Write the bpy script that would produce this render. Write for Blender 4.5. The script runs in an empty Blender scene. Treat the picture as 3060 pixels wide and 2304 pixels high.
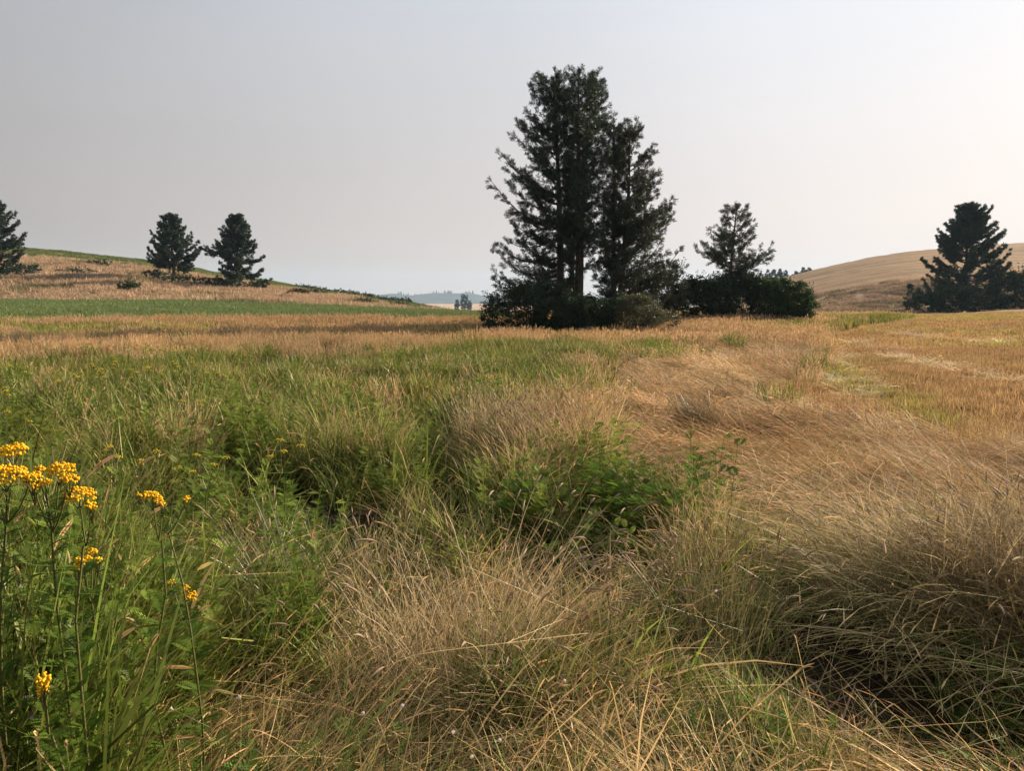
import bpy, math
import numpy as np
from mathutils import Vector

SC = bpy.context.scene
COL = SC.collection
R = np.random.default_rng(7)
rad = math.radians

# ------------------------------------------------------------------ camera
F = 2226.0                     # focal length in photo pixels (3060 wide)
CX, CY = 1530.0, 1152.0
PITCH = rad(6.7)
CAMH = 1.70
SA, CA = math.sin(PITCH), math.cos(PITCH)
cam_d = bpy.data.cameras.new("camera")
cam_d.sensor_width = 36.0
cam_d.lens = 36.0 * F / 3060.0
cam_d.clip_start = 0.05
cam_d.clip_end = 20000.0
cam = bpy.data.objects.new("camera", cam_d)
COL.objects.link(cam)
cam.location = (0, 0, CAMH)
cam.rotation_euler = (rad(90) - PITCH, 0, 0)
SC.camera = cam

# ------------------------------------------------------------------ sky, sun, exposure
SUN_AZ, SUN_EL = rad(53), rad(22)         # azimuth measured from the view axis to the right
world = bpy.data.worlds.new("World")
SC.world = world
world.use_nodes = True
wn, wl = world.node_tree.nodes, world.node_tree.links
bg = wn["Background"]
sky = wn.new("ShaderNodeTexSky")
sky.sky_type = 'NISHITA'
sky.sun_disc = False
sky.sun_elevation = SUN_EL
sky.sun_rotation = SUN_AZ
sky.altitude = 0
sky.air_density = 1.6
sky.dust_density = 6.0
sky.ozone_density = 2.0
bg.inputs[1].default_value = 0.10
# wildfire smoke veils the blue: its glow depends only on the angle from the sun, its tint on the height
S = Vector((math.sin(SUN_AZ) * math.cos(SUN_EL), math.cos(SUN_AZ) * math.cos(SUN_EL), math.sin(SUN_EL)))
wtc = wn.new("ShaderNodeTexCoord")
wdot = wn.new("ShaderNodeVectorMath"); wdot.operation = 'DOT_PRODUCT'
wdot.inputs[1].default_value = S
wl.new(wtc.outputs["Generated"], wdot.inputs[0])
wac = wn.new("ShaderNodeMath"); wac.operation = 'ARCCOSINE'
wl.new(wdot.outputs["Value"], wac.inputs[0])
wdv = wn.new("ShaderNodeMath"); wdv.operation = 'DIVIDE'; wdv.inputs[1].default_value = math.pi
wl.new(wac.outputs[0], wdv.inputs[0])
wr = wn.new("ShaderNodeValToRGB")
el = wr.color_ramp.elements
for pos, v in ((0.0, 1.0), (.05, 1.0), (.11, .96), (.145, .94), (.19, .90), (.28, .735), (.35, .655), (.40, .575), (.47, .47), (.62, .32), (1.0, .22)):
    e = el[0] if pos == 0 else (el[-1] if pos == 1 else el.new(pos))
    e.color = (v, v, v, 1)
wno = wn.new("ShaderNodeTexNoise"); wno.inputs["Scale"].default_value = 1.7; wno.inputs["Detail"].default_value = 3
wmp = wn.new("ShaderNodeMapping"); wmp.inputs["Scale"].default_value = (1, 1, 3.5)
wl.new(wtc.outputs["Generated"], wmp.inputs[0]); wl.new(wmp.outputs[0], wno.inputs["Vector"])
wad = wn.new("ShaderNodeMath"); wad.operation = 'MULTIPLY_ADD'; wad.inputs[1].default_value = .05       # uneven smoke
wl.new(wno.outputs[0], wad.inputs[0])
wsb = wn.new("ShaderNodeMath"); wsb.operation = 'SUBTRACT'; wsb.inputs[1].default_value = .025
wl.new(wdv.outputs[0], wsb.inputs[0]); wl.new(wsb.outputs[0], wad.inputs[2])
wl.new(wad.outputs[0], wr.inputs[0])
wsep = wn.new("ShaderNodeSeparateXYZ"); wl.new(wtc.outputs["Generated"], wsep.inputs[0])
wt = wn.new("ShaderNodeValToRGB")
for e, pos, c in ((wt.color_ramp.elements[0], 0.0, (1.115, .968, .885, 1)), (wt.color_ramp.elements[1], .42, (.918, .985, 1.085, 1))):
    e.position = pos; e.color = c
wl.new(wsep.outputs["Z"], wt.inputs[0])
wm = wn.new("ShaderNodeVectorMath"); wm.operation = 'MULTIPLY'
wl.new(wr.outputs[0], wm.inputs[0]); wl.new(wt.outputs[0], wm.inputs[1])
wsc = wn.new("ShaderNodeVectorMath"); wsc.operation = 'SCALE'; wsc.inputs["Scale"].default_value = 4.36
wl.new(wm.outputs[0], wsc.inputs[0])
wmix = wn.new("ShaderNodeMix"); wmix.data_type = 'RGBA'; wmix.inputs[0].default_value = 0.975
wl.new(sky.outputs[0], wmix.inputs[6]); wl.new(wsc.outputs[0], wmix.inputs[7])
wl.new(wmix.outputs[2], bg.inputs[0])

sun_d = bpy.data.lights.new("sun", 'SUN')
sun_d.energy = 5.0
sun_d.angle = rad(1.2)
sun_d.color = (1.0, 0.83, 0.62)
sun = bpy.data.objects.new("sun", sun_d)
COL.objects.link(sun)
sun.rotation_euler = (-S).to_track_quat('-Z', 'Y').to_euler()
sun.location = (60, 60, 60)

SC.view_settings.view_transform = 'Standard'
SC.view_settings.look = 'None'
SC.view_settings.exposure = 1.12
SC.view_settings.gamma = 1.0
SC.view_settings.use_curve_mapping = False
cy = SC.cycles
cy.max_bounces = 5
cy.diffuse_bounces = 2
cy.glossy_bounces = 2
cy.transmission_bounces = 3
cy.use_adaptive_sampling = True
cy.adaptive_threshold = 0.015
cy.transparent_max_bounces = 4
cy.volume_bounces = 1
cy.use_denoising = True
cy.denoiser = 'OPENIMAGEDENOISE'
cy.denoising_input_passes = 'RGB_ALBEDO_NORMAL'
cy.denoising_prefilter = 'ACCURATE'
cy.caustics_reflective = False
cy.caustics_refractive = False

# ------------------------------------------------------------------ helpers: pixels <-> world
def zz(py, y):                       # height seen at image row py at depth y
    c = (CY - py) / F
    return CAMH + y * (-SA + c * CA) / (CA + c * SA)

def xx(px, py, y):
    c = (CY - py) / F
    return y * (px - CX) / F / (CA + c * SA)

def proj(x, y, z):
    y = np.maximum(y, 0.05)
    d = y * CA - (z - CAMH) * SA
    u = y * SA + (z - CAMH) * CA
    d = np.maximum(d, 0.05)
    return CX + F * x / d, CY - F * u / d

# ------------------------------------------------------------------ helpers: noise
def _h(ix, iy, s):
    n = (ix.astype(np.int64) * 374761393 + iy.astype(np.int64) * 668265263 + s * 1442695041) & 0x7fffffff
    n = ((n ^ (n >> 13)) * 1274126177) & 0x7fffffff
    n = n ^ (n >> 16)
    return (n & 0xffff) / 65535.0

def vnoise(x, y, s=0):
    x = np.asarray(x, float); y = np.asarray(y, float)
    ix, iy = np.floor(x), np.floor(y)
    fx, fy = x - ix, y - iy
    fx = fx * fx * (3 - 2 * fx); fy = fy * fy * (3 - 2 * fy)
    a = _h(ix, iy, s); b = _h(ix + 1, iy, s); c = _h(ix, iy + 1, s); d = _h(ix + 1, iy + 1, s)
    return (a + (b - a) * fx) * (1 - fy) + (c + (d - c) * fx) * fy

def fbm(x, y, s=0, o=4):
    t, a, n = 0.0, 0.5, 0.0
    for k in range(o):
        t = t + a * vnoise(x * 2 ** k, y * 2 ** k, s + 17 * k); n += a; a *= 0.5
    return t / n

def sstep(a, b, x):
    t = np.clip((x - a) / (b - a), 0, 1)
    return t * t * (3 - 2 * t)

# ------------------------------------------------------------------ helpers: meshes
def mesh_np(name, V, faces, attr=None, smooth=False):
    V = np.asarray(V, np.float32).reshape(-1, 3)
    me = bpy.data.meshes.new(name)
    me.vertices.add(len(V))
    me.vertices.foreach_set("co", V.ravel())
    if not isinstance(faces, (list, tuple)):
        faces = [faces]
    faces = [np.asarray(f, np.int32) for f in faces if len(f)]
    loops = np.concatenate([f.ravel() for f in faces])
    tot = np.concatenate([np.full(len(f), f.shape[1], np.int32) for f in faces])
    start = np.concatenate([[0], np.cumsum(tot)[:-1]]).astype(np.int32)
    me.loops.add(len(loops))
    me.loops.foreach_set("vertex_index", loops)
    me.polygons.add(len(tot))
    me.polygons.foreach_set("loop_start", start)
    me.polygons.foreach_set("loop_total", tot)
    if smooth:
        me.polygons.foreach_set("use_smooth", np.ones(len(tot), bool))
    for k, a in (attr or {}).items():
        a = np.asarray(a, np.float32)
        at = me.attributes.new(k, 'FLOAT_COLOR', 'POINT')
        if a.shape[1] == 3:
            a = np.concatenate([a, np.ones((len(a), 1), np.float32)], 1)
        at.data.foreach_set("color", a.ravel())
    me.update()
    me.validate()
    return me

def mk(name, me, mat=None, parent=None, loc=None):
    o = bpy.data.objects.new(name, me)
    COL.objects.link(o)
    if mat is not None and me is not None and len(me.materials) == 0:
        me.materials.append(mat)
    if parent is not None:
        o.parent = parent
    if loc is not None:
        o.location = loc
    return o

def empty(name, loc, label, cat, group=None, rz=0.0):
    o = bpy.data.objects.new(name, None)
    o.empty_display_size = 0.3
    COL.objects.link(o)
    o.location = loc
    o.rotation_euler = (0, 0, rz)
    tag(o, label, cat, group)
    return o

def tag(o, label, cat, group=None, kind=None):
    o["label"] = label
    o["category"] = cat
    if group:
        o["group"] = group
    if kind:
        o["kind"] = kind

def copy_tree(o, loc, rz, sc, label):
    c = o.copy(); COL.objects.link(c)
    c.location = loc; c.rotation_euler = (0, 0, rz); c.scale = (sc, sc, sc)
    c["label"] = label
    for ch in o.children:
        d = ch.copy(); COL.objects.link(d); d.parent = c
    return c

class Geo:
    """collects vertices, quads, triangles and a colour per vertex"""
    def __init__(s):
        s.V, s.Q, s.T, s.A, s.n = [], [], [], [], 0
    def add(s, V, Q=None, T=None, A=None):
        V = np.asarray(V, float).reshape(-1, 3)
        if Q is not None and len(Q): s.Q.append(np.asarray(Q) + s.n)
        if T is not None and len(T): s.T.append(np.asarray(T) + s.n)
        if A is None: A = np.full((len(V), 3), .5)
        A = np.asarray(A, float)
        if A.ndim == 1: A = np.tile(A, (len(V), 1))
        s.V.append(V); s.A.append(A); s.n += len(V)
    def mesh(s, name, smooth=False):
        f = []
        if s.Q: f.append(np.concatenate(s.Q))
        if s.T: f.append(np.concatenate(s.T))
        return mesh_np(name, np.concatenate(s.V), f, {"var": np.concatenate(s.A)}, smooth)

def norm(v):
    return v / np.maximum(np.linalg.norm(v, axis=-1, keepdims=True), 1e-9)

def ribbons(g, P, side, W, A):
    """P (n,k,3) centre lines, side (n,k,3), W (n,k) half widths, A (n,3) or (n,k,3)"""
    n, k, _ = P.shape
    V = np.stack([P - side * W[..., None], P + side * W[..., None]], 2)      # n,k,2,3
    base = (np.arange(n) * k * 2)[:, None] + (np.arange(k - 1) * 2)[None, :]
    Q = np.stack([base, base + 1, base + 3, base + 2], -1).reshape(-1, 4)
    if A.ndim == 2:
        A = np.repeat(A[:, None, :], k, 1)
    A = np.repeat(A[:, :, None, :], 2, 2)
    g.add(V.reshape(-1, 3), Q, None, A.reshape(-1, 3))

def tubes(g, P, Rr, sides=5, A=(.5, .5, .5)):
    """P (n,k,3) centre lines, Rr (n,k) radii"""
    n, k, _ = P.shape
    T = np.gradient(P, axis=1) if k > 2 else np.repeat((P[:, 1:] - P[:, :1]), 2, 1)
    T = norm(T)
    ref = np.where(np.abs(T[..., 2:3]) > 0.9, np.array([1., 0, 0]), np.array([0, 0, 1.]))
    U = norm(np.cross(T, ref)); W = np.cross(T, U)
    a = np.linspace(0, 2 * np.pi, sides, endpoint=False)
    V = P[:, :, None, :] + Rr[:, :, None, None] * (np.cos(a)[None, None, :, None] * U[:, :, None, :] + np.sin(a)[None, None, :, None] * W[:, :, None, :])
    i = np.arange(n)[:, None, None] * k * sides + np.arange(k - 1)[None, :, None] * sides
    j = np.arange(sides)[None, None, :]; j2 = (j + 1) % sides
    Q = np.stack([i + j, i + j2, i + sides + j2, i + sides + j], -1).reshape(-1, 4)
    g.add(V.reshape(-1, 3), Q, None, np.tile(np.asarray(A, float), (n * k * sides, 1)))

# ------------------------------------------------------------------ materials
def new_mat(name):
    m = bpy.data.materials.new(name)
    m.use_nodes = True
    nt = m.node_tree
    for n in list(nt.nodes):
        nt.nodes.remove(n)
    out = nt.nodes.new("ShaderNodeOutputMaterial")
    return m, nt, out

def nd(nt, t, **kw):
    n = nt.nodes.new(t)
    for k, v in kw.items():
        setattr(n, k, v)
    return n

def mixc(nt, a, b, fac, blend='MIX'):
    n = nd(nt, "ShaderNodeMix", data_type='RGBA', blend_type=blend)
    for sock, v in ((n.inputs[6], a), (n.inputs[7], b), (n.inputs[0], fac)):
        if hasattr(v, "links"):
            nt.links.new(v, sock)
        else:
            sock.default_value = v if not isinstance(v, tuple) else (*v, 1.0)[:4]
    return n.outputs[2]

def math_n(nt, op, a, b):
    n = nd(nt, "ShaderNodeMath", operation=op)
    for sock, v in ((n.inputs[0], a), (n.inputs[1], b)):
        if hasattr(v, "links"):
            nt.links.new(v, sock)
        else:
            sock.default_value = v
    return n.outputs[0]

def leaf_shader(nt, out, col, transl=0.4, gloss=0.04, rough=0.45):
    d = nd(nt, "ShaderNodeBsdfDiffuse"); t = nd(nt, "ShaderNodeBsdfTranslucent")
    g = nd(nt, "ShaderNodeBsdfGlossy"); g.inputs["Roughness"].default_value = rough
    nt.links.new(col, d.inputs[0]); nt.links.new(col, t.inputs[0])
    m1 = nd(nt, "ShaderNodeMixShader"); m1.inputs[0].default_value = transl
    nt.links.new(d.outputs[0], m1.inputs[1]); nt.links.new(t.outputs[0], m1.inputs[2])
    m2 = nd(nt, "ShaderNodeMixShader"); m2.inputs[0].default_value = gloss
    nt.links.new(m1.outputs[0], m2.inputs[1]); nt.links.new(g.outputs[0], m2.inputs[2])
    nt.links.new(m2.outputs[0], out.inputs[0])

def grass_material(name, transl=0.45, gloss=0.04, lo=.32, span=1.25):
    """colour = mix(tint, tint2, var.b) * brightness(var.r); the tints come from the instancer"""
    m, nt, out = new_mat(name)
    a1 = nd(nt, "ShaderNodeAttribute", attribute_type='INSTANCER', attribute_name="tint")
    a2 = nd(nt, "ShaderNodeAttribute", attribute_type='INSTANCER', attribute_name="tint2")
    v = nd(nt, "ShaderNodeAttribute", attribute_type='GEOMETRY', attribute_name="var")
    sp = nd(nt, "ShaderNodeSeparateColor"); nt.links.new(v.outputs[0], sp.inputs[0])
    c = mixc(nt, a1.outputs[0], a2.outputs[0], sp.outputs[2])
    br = math_n(nt, 'MULTIPLY_ADD', sp.outputs[0], span)
    br.node.inputs[2].default_value = lo
    cc = nd(nt, "ShaderNodeCombineColor")
    for i in range(3): nt.links.new(br, cc.inputs[i])
    c = mixc(nt, c, cc.outputs[0], 1.0, 'MULTIPLY')
    leaf_shader(nt, out, c, transl, gloss)
    return m

def leaf_material(name, c1, c2, transl=0.35, gloss=0.05, rough=0.4):
    """colour between c1 and c2 by var.r"""
    m, nt, out = new_mat(name)
    v = nd(nt, "ShaderNodeAttribute", attribute_type='GEOMETRY', attribute_name="var")
    sp = nd(nt, "ShaderNodeSeparateColor"); nt.links.new(v.outputs[0], sp.inputs[0])
    c = mixc(nt, c1, c2, sp.outputs[0])
    leaf_shader(nt, out, c, transl, gloss, rough)
    return m

def bark_material(name, c1, c2, scale=6.0):
    m, nt, out = new_mat(name)
    p = nd(nt, "ShaderNodeBsdfPrincipled"); p.inputs["Roughness"].default_value = 0.95
    tc = nd(nt, "ShaderNodeTexCoord"); mp = nd(nt, "ShaderNodeMapping")
    mp.inputs["Scale"].default_value = (1, 1, 0.25)
    n = nd(nt, "ShaderNodeTexNoise"); n.inputs["Scale"].default_value = scale; n.inputs["Detail"].default_value = 6
    nt.links.new(tc.outputs["Object"], mp.inputs[0]); nt.links.new(mp.outputs[0], n.inputs["Vector"])
    r = nd(nt, "ShaderNodeValToRGB"); r.color_ramp.elements[0].position = .35; r.color_ramp.elements[1].position = .65
    r.color_ramp.elements[0].color = (*c1, 1); r.color_ramp.elements[1].color = (*c2, 1)
    nt.links.new(n.outputs[0], r.inputs[0]); nt.links.new(r.outputs[0], p.inputs["Base Color"])
    b = nd(nt, "ShaderNodeBump"); b.inputs["Strength"].default_value = .8; b.inputs["Distance"].default_value = .04
    nt.links.new(n.outputs[0], b.inputs["Height"]); nt.links.new(b.outputs[0], p.inputs["Normal"])
    nt.links.new(p.outputs[0], out.inputs[0])
    return m

M_GRASS = grass_material("grass_blades", 0.30, 0.02)
M_GRASS_FAR = grass_material("grass_far", 0.30, 0.01, .72, .55)
M_FORB = grass_material("weed_leaves", 0.42, 0.012)
M_NEEDLE = leaf_material("pine_needles", (.022, .040, .022), (.062, .086, .042), .2, .05, .4)
M_NEEDLE_OLIVE = leaf_material("pine_needles_olive", (.026, .040, .020), (.070, .080, .036), .2, .06, .35)
M_BARK = bark_material("pine_bark", (.035, .026, .02), (.10, .07, .05))
M_TWIG = bark_material("shrub_bark", (.05, .042, .034), (.12, .10, .08), 12)
M_BUSH = leaf_material("shrub_leaves", (.018, .032, .016), (.045, .068, .028), .28, .02)
M_BUSH_GREEN = leaf_material("shrub_leaves_green", (.022, .044, .014), (.060, .100, .026), .35, .02)
M_BUSH_OLIVE = leaf_material("shrub_leaves_olive", (.06, .066, .032), (.13, .13, .07), .3, .02)
M_BUSH_HILL = leaf_material("hill_shrub_leaves", (.022, .042, .018), (.05, .08, .03), .3, .05)
M_POPLAR = leaf_material("poplar_leaves", (.02, .034, .022), (.04, .06, .032), .3, .05)
M_TANSY_LEAF = leaf_material("tansy_leaf", (.055, .11, .016), (.13, .20, .03), .42, .012)
M_TANSY_STEM = leaf_material("tansy_stem", (.11, .135, .035), (.15, .12, .05), .15, .03)
M_TANSY_FLOWER = leaf_material("tansy_flower", (.74, .38, .012), (.90, .56, .025), .15, .01)
M_TANSY_FAR = leaf_material("tansy_flower_young", (.42, .36, .03), (.62, .46, .03), .15, .02)
M_WEED = leaf_material("leafy_weed_leaf", (.06, .13, .016), (.15, .25, .03), .45, .012)
M_STRAW = leaf_material("straw", (.26, .19, .10), (.66, .51, .30), .3, .03)
M_STRAW_BROWN = leaf_material("straw_brown", (.13, .10, .055), (.34, .26, .15), .25, .03)
M_STRAW_GREEN = leaf_material("straw_greenish", (.10, .10, .045), (.26, .22, .11), .35, .05)
M_SEED = leaf_material("seed_head", (.30, .21, .14), (.46, .35, .24), .35, .02)
M_PETAL = leaf_material("bindweed_petal", (.62, .47, .47), (.72, .60, .60), .35, .02)

# ------------------------------------------------------------------ terrain
_cols = {
 -900: [(10, -.35), (20, -.6), (42, -.55), (60, .02), (75, .35), (108, zz(900, 108)), (125, zz(862, 125)), (160, zz(790, 160)), (200, zz(735, 200)), (270, zz(690, 270)), (340, zz(690, 340)), (520, zz(690, 340) - 12), (900, 0)],
 0: [(10, -.35), (20, -.6), (42, -.55), (60, .02), (75, .35), (108, zz(904, 108)), (120, zz(885, 120)), (150, zz(827, 150)), (190, zz(773, 190)), (255, zz(727, 255)), (320, zz(727, 255) + .6), (500, zz(727, 255) - 14), (840, -8)],
 460: [(10, -.35), (20, -.6), (42, -.55), (60, .02), (75, .3), (108, zz(905, 108)), (120, zz(891, 120)), (150, zz(842, 150)), (180, zz(803, 180)), (240, zz(777, 240)), (300, zz(777, 240) + .3), (470, zz(777, 240) - 14), (840, -10)],
 800: [(10, -.35), (20, -.6), (42, -.6), (60, -.05), (75, .15), (105, zz(913, 105)), (120, zz(898, 120)), (150, zz(872, 150)), (180, zz(855, 180)), (230, zz(837, 230)), (300, zz(837, 230) - .5), (420, zz(837, 230) - 9), (840, -11)],
 1117: [(10, -.35), (20, -.6), (42, -.6), (60, -.15), (75, 0.), (95, zz(930, 95)), (120, zz(917, 120)), (150, zz(902, 150)), (200, zz(889, 200)), (260, zz(889, 200) - 1), (400, -6), (840, zz(928, 840))],
 1316: [(10, -.35), (20, -.65), (42, -.7), (60, -.35), (80, zz(945, 80)), (110, zz(934, 110)), (150, zz(925, 150)), (190, zz(921, 190)), (270, zz(921, 190) - 3), (420, -9), (840, zz(928, 840))],
 1470: [(10, -.35), (20, -.65), (44, -.72), (60, zz(957, 60)), (90, zz(946, 90)), (130, zz(940, 130)), (200, -2.9), (420, -9), (840, zz(928, 840))],
 1900: [(10, -.35), (20, -.65), (44, -.72), (60, zz(958, 60)), (130, zz(940, 130)), (250, -3), (420, -7), (840, zz(925, 840))],
 2130: [(10, -.35), (20, -.65), (44, -.72), (60, zz(960, 60)), (130, zz(938, 130)), (165, zz(931, 165)), (250, -2), (420, -3), (840, -8)],
 2290: [(10, -.35), (20, -.65), (44, -.72), (60, zz(962, 60)), (100, zz(948, 100)), (160, zz(932, 160)), (200, zz(912, 200)), (300, zz(862, 300)), (400, zz(836, 400)), (520, zz(836, 400) - 6), (840, 0)],
 2430: [(10, -.35), (20, -.65), (44, -.72), (60, zz(962, 60)), (100, zz(948, 100)), (152, zz(932, 152)), (168, zz(912, 168)), (200, zz(879, 200)), (300, zz(830, 300)), (400, zz(797, 400)), (500, zz(797, 400) - 4), (840, 3)],
 2670: [(10, -.35), (20, -.65), (44, -.72), (60, zz(960, 60)), (100, zz(948, 100)), (142, zz(936, 142)), (156, zz(915, 156)), (190, zz(840, 190)), (280, zz(785, 280)), (380, zz(746, 380)), (500, zz(746, 380) - 3), (840, 10)],
 2900: [(10, -.35), (20, -.65), (44, -.72), (60, zz(957, 60)), (100, zz(943, 100)), (137, zz(927, 137)), (152, zz(904, 152)), (185, zz(826, 185)), (270, zz(775, 270)), (370, zz(730, 370)), (500, zz(730, 370) - 2), (840, 15)],
 3060: [(10, -.35), (20, -.65), (44, -.72), (60, zz(955, 60)), (100, zz(939, 100)), (132, zz(920, 132)), (150, zz(890, 150)), (185, zz(815, 185)), (270, zz(765, 270)), (370, zz(718, 370)), (500, zz(718, 370) - 2), (840, 15)],
 3900: [(10, -.35), (20, -.65), (44, -.72), (60, zz(950, 60)), (100, zz(930, 100)), (132, zz(905, 132)), (150, zz(870, 150)), (185, zz(795, 185)), (270, zz(740, 270)), (370, zz(690, 370)), (500, zz(690, 370)), (840, 18)],
}
_far = [(1500, zz(917, 1500)), (2500, zz(909, 2500)), (3600, zz(906, 3600))]
PXG = np.linspace(-900, 3900, 241)
LYG = np.linspace(math.log(5), math.log(3600), 420)
_keys = sorted(_cols)
_rows = []
for k in _keys:
    nodes = [(5, 0)] + _cols[k] + _far
    _rows.append(np.interp(LYG, np.log([a for a, b in nodes]), [b for a, b in nodes]))
_rows = np.array(_rows)
TG = np.array([[0.0] * len(LYG)] * len(PXG))
for j in range(len(LYG)):
    TG[:, j] = np.interp(PXG, _keys, _rows[:, j])
def _box(a, n, ax):
    p = [(0, 0), (0, 0)]; p[ax] = (n, n)
    b = np.pad(a, p, mode='edge'); c = np.cumsum(b, axis=ax)
    z = np.zeros_like(np.take(c, [0], ax)); c = np.concatenate([z, c], ax)
    m = a.shape[ax]
    return (np.take(c, range(2 * n + 1, 2 * n + 1 + m), ax) - np.take(c, range(0, m), ax)) / (2 * n + 1)
for _ in range(2):
    TG = _box(TG, 3, 1); TG = _box(TG, 4, 0)

DIPS = ((1.75, 3.15, .62, .42), (2.3, 2.9, .5, .35), (.42, 4.35, .45, .42), (-1.0, 4.15, .38, .36), (-2.0, 5.2, .42, .36), (1.95, 6.5, .35, .36), (-.7, 7.2, .45, .36), (1.83, 5.1, .42, .32), (-1.55, 3.5, .3, .25), (-.35, 3.05, .22, .22), (1.0, 3.5, .3, .25))      # dips added to the ground to darken it with shade: x, y, radius, depth
def terrain(x, y):
    x = np.asarray(x, float); y = np.asarray(y, float)
    r = np.hypot(x, y)
    ye = np.maximum(np.where(y > 0, y, 0), r * math.cos(rad(47)))
    t = np.where(y > 0.2 * np.abs(x), x / np.maximum(y, 1e-3), np.sign(x) * 5)
    px = np.clip(CX + F * t, -900, 3900)
    px = np.where(y < 0, np.where(x < 0, -900, 3900), px)
    ly = np.log(np.clip(ye, 5, 3599))
    fi = (px + 900) / 4800 * 240; fj = (ly - LYG[0]) / (LYG[-1] - LYG[0]) * 419
    i = np.clip(fi.astype(int), 0, 239); j = np.clip(fj.astype(int), 0, 418)
    u, v = fi - i, fj - j
    z = (TG[i, j] * (1 - u) + TG[i + 1, j] * u) * (1 - v) + (TG[i, j + 1] * (1 - u) + TG[i + 1, j + 1] * u) * v
    back = sstep(0.15, -0.3, np.where(r > 1, y / np.maximum(r, 1e-3), 1))
    z = z * (1 - back)
    for qx, qy, qr, qd in DIPS:
        z = z - qd * np.exp(-((x - qx) ** 2 + (y - qy) ** 2) / qr ** 2)
    z = z + (fbm(x * .9, y * .9, 3, 3) - .5) * .22 * sstep(60, 25, r)          # hummocks near by
    z = z + (fbm(x * .12, y * .12, 5, 4) - .5) * 1.3 * sstep(105, 150, r) * sstep(1200, 300, r)
    return z

def pt(px, py, y):
    """ground point under pixel column px at depth y"""
    x = xx(px, py, y)
    return float(x), float(y), float(terrain(x, y))

# ------------------------------------------------------------------ zones (world points described by where they lie on the land)
L_HILLBASE = ([-900, 0, 500, 850, 1117, 1244, 1330], [900, 904, 906, 916, 929, 935, 940])
L_HILLTOP = ([-900, 0, 114, 366, 460, 590, 793, 900, 1117, 1244], [745, 764, 768, 788, 801, 821, 856, 869, 902, 932])
L_CROP = ([-900, 0, 600, 1000, 1470], [972, 970, 970, 970, 968])
L_BANKTOP = ([2200, 2431, 2527, 2671, 2766, 2900, 3060, 3900], [912, 879, 862, 840, 833, 826, 815, 795])
L_BANKBASE = ([2200, 2421, 2718, 2910, 3060, 3900], [933, 931, 936, 926, 919, 900])

def lin(l, px):
    return np.interp(px, l[0], l[1])

STRAW = np.array([.56, .39, .195]); STRAW_P = np.array([.50, .34, .22]); STRAW_O = np.array([.47, .315, .15])
GRN = np.array([.132, .192, .028]); GRN_D = np.array([.072, .118, .022]); GRN_Y = np.array([.25, .265, .048])
CROP = np.array([.15, .195, .072])

def ground_colour(x, y, z):
    px, py = proj(x, y, z)
    n = fbm(x * .6, y * .6, 11, 4); n2 = fbm(x * .05, y * .05, 21, 4)
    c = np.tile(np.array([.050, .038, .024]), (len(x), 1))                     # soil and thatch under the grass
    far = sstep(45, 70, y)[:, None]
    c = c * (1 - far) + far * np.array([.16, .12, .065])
    left = (px < 1500) & (y > 45)
    up = lin(L_HILLTOP, px); base = lin(L_HILLBASE, px)
    dry = np.array([.36, .24, .165]) * (0.75 + .5 * n[:, None])
    crop = CROP * .8 * (.85 + .3 * n[:, None])
    w_crop = left & (py > base) & (py < lin(L_CROP, px) + 3)
    c[w_crop] = crop[w_crop]
    w = left & (y > 95) & (py <= base) & (px < 1330); c[w] = dry[w]
    gup = np.array([.125, .145, .045]) * (.85 + .3 * n2[:, None])
    w = left & (y > 95) & (py < up + (n2 - .5) * 10); c[w] = gup[w]
    w = (px >= 1230) & (px < 2200) & (y > 60) & (y < 420); c[w] = np.array([.10, .13, .05])
    w = (y > 420) & (px < 2250); c[w] = np.array([.42, .29, .20]) * (.9 + .2 * n2[w, None])
    right = (px >= 2200) & (y > 110) & (y < 700)
    st = np.array([.225, .134, .060])
    rows = .5 + .5 * np.sin((y + x * .25 + 10 * n2) * .30)
    w = right & (py < lin(L_BANKTOP, px)); c[w] = (st * (.72 + .42 * rows[:, None] + .5 * (n2[:, None] - .5)))[w]
    w = right & (py >= lin(L_BANKTOP, px)) & (py < lin(L_BANKBASE, px)); c[w] = (np.array([.26, .18, .12]) * (.6 + .8 * n2[:, None]))[w]
    w = right & (py >= lin(L_BANKBASE, px)); c[w] = np.array([.33, .22, .10])
    w = (px >= 2350) & (y > 9) & (y <= 130) & (py >= lin(L_BANKBASE, px))
    c[w] = np.array([.24, .155, .065]) * (.8 + .4 * n[w, None])
    return c

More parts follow.
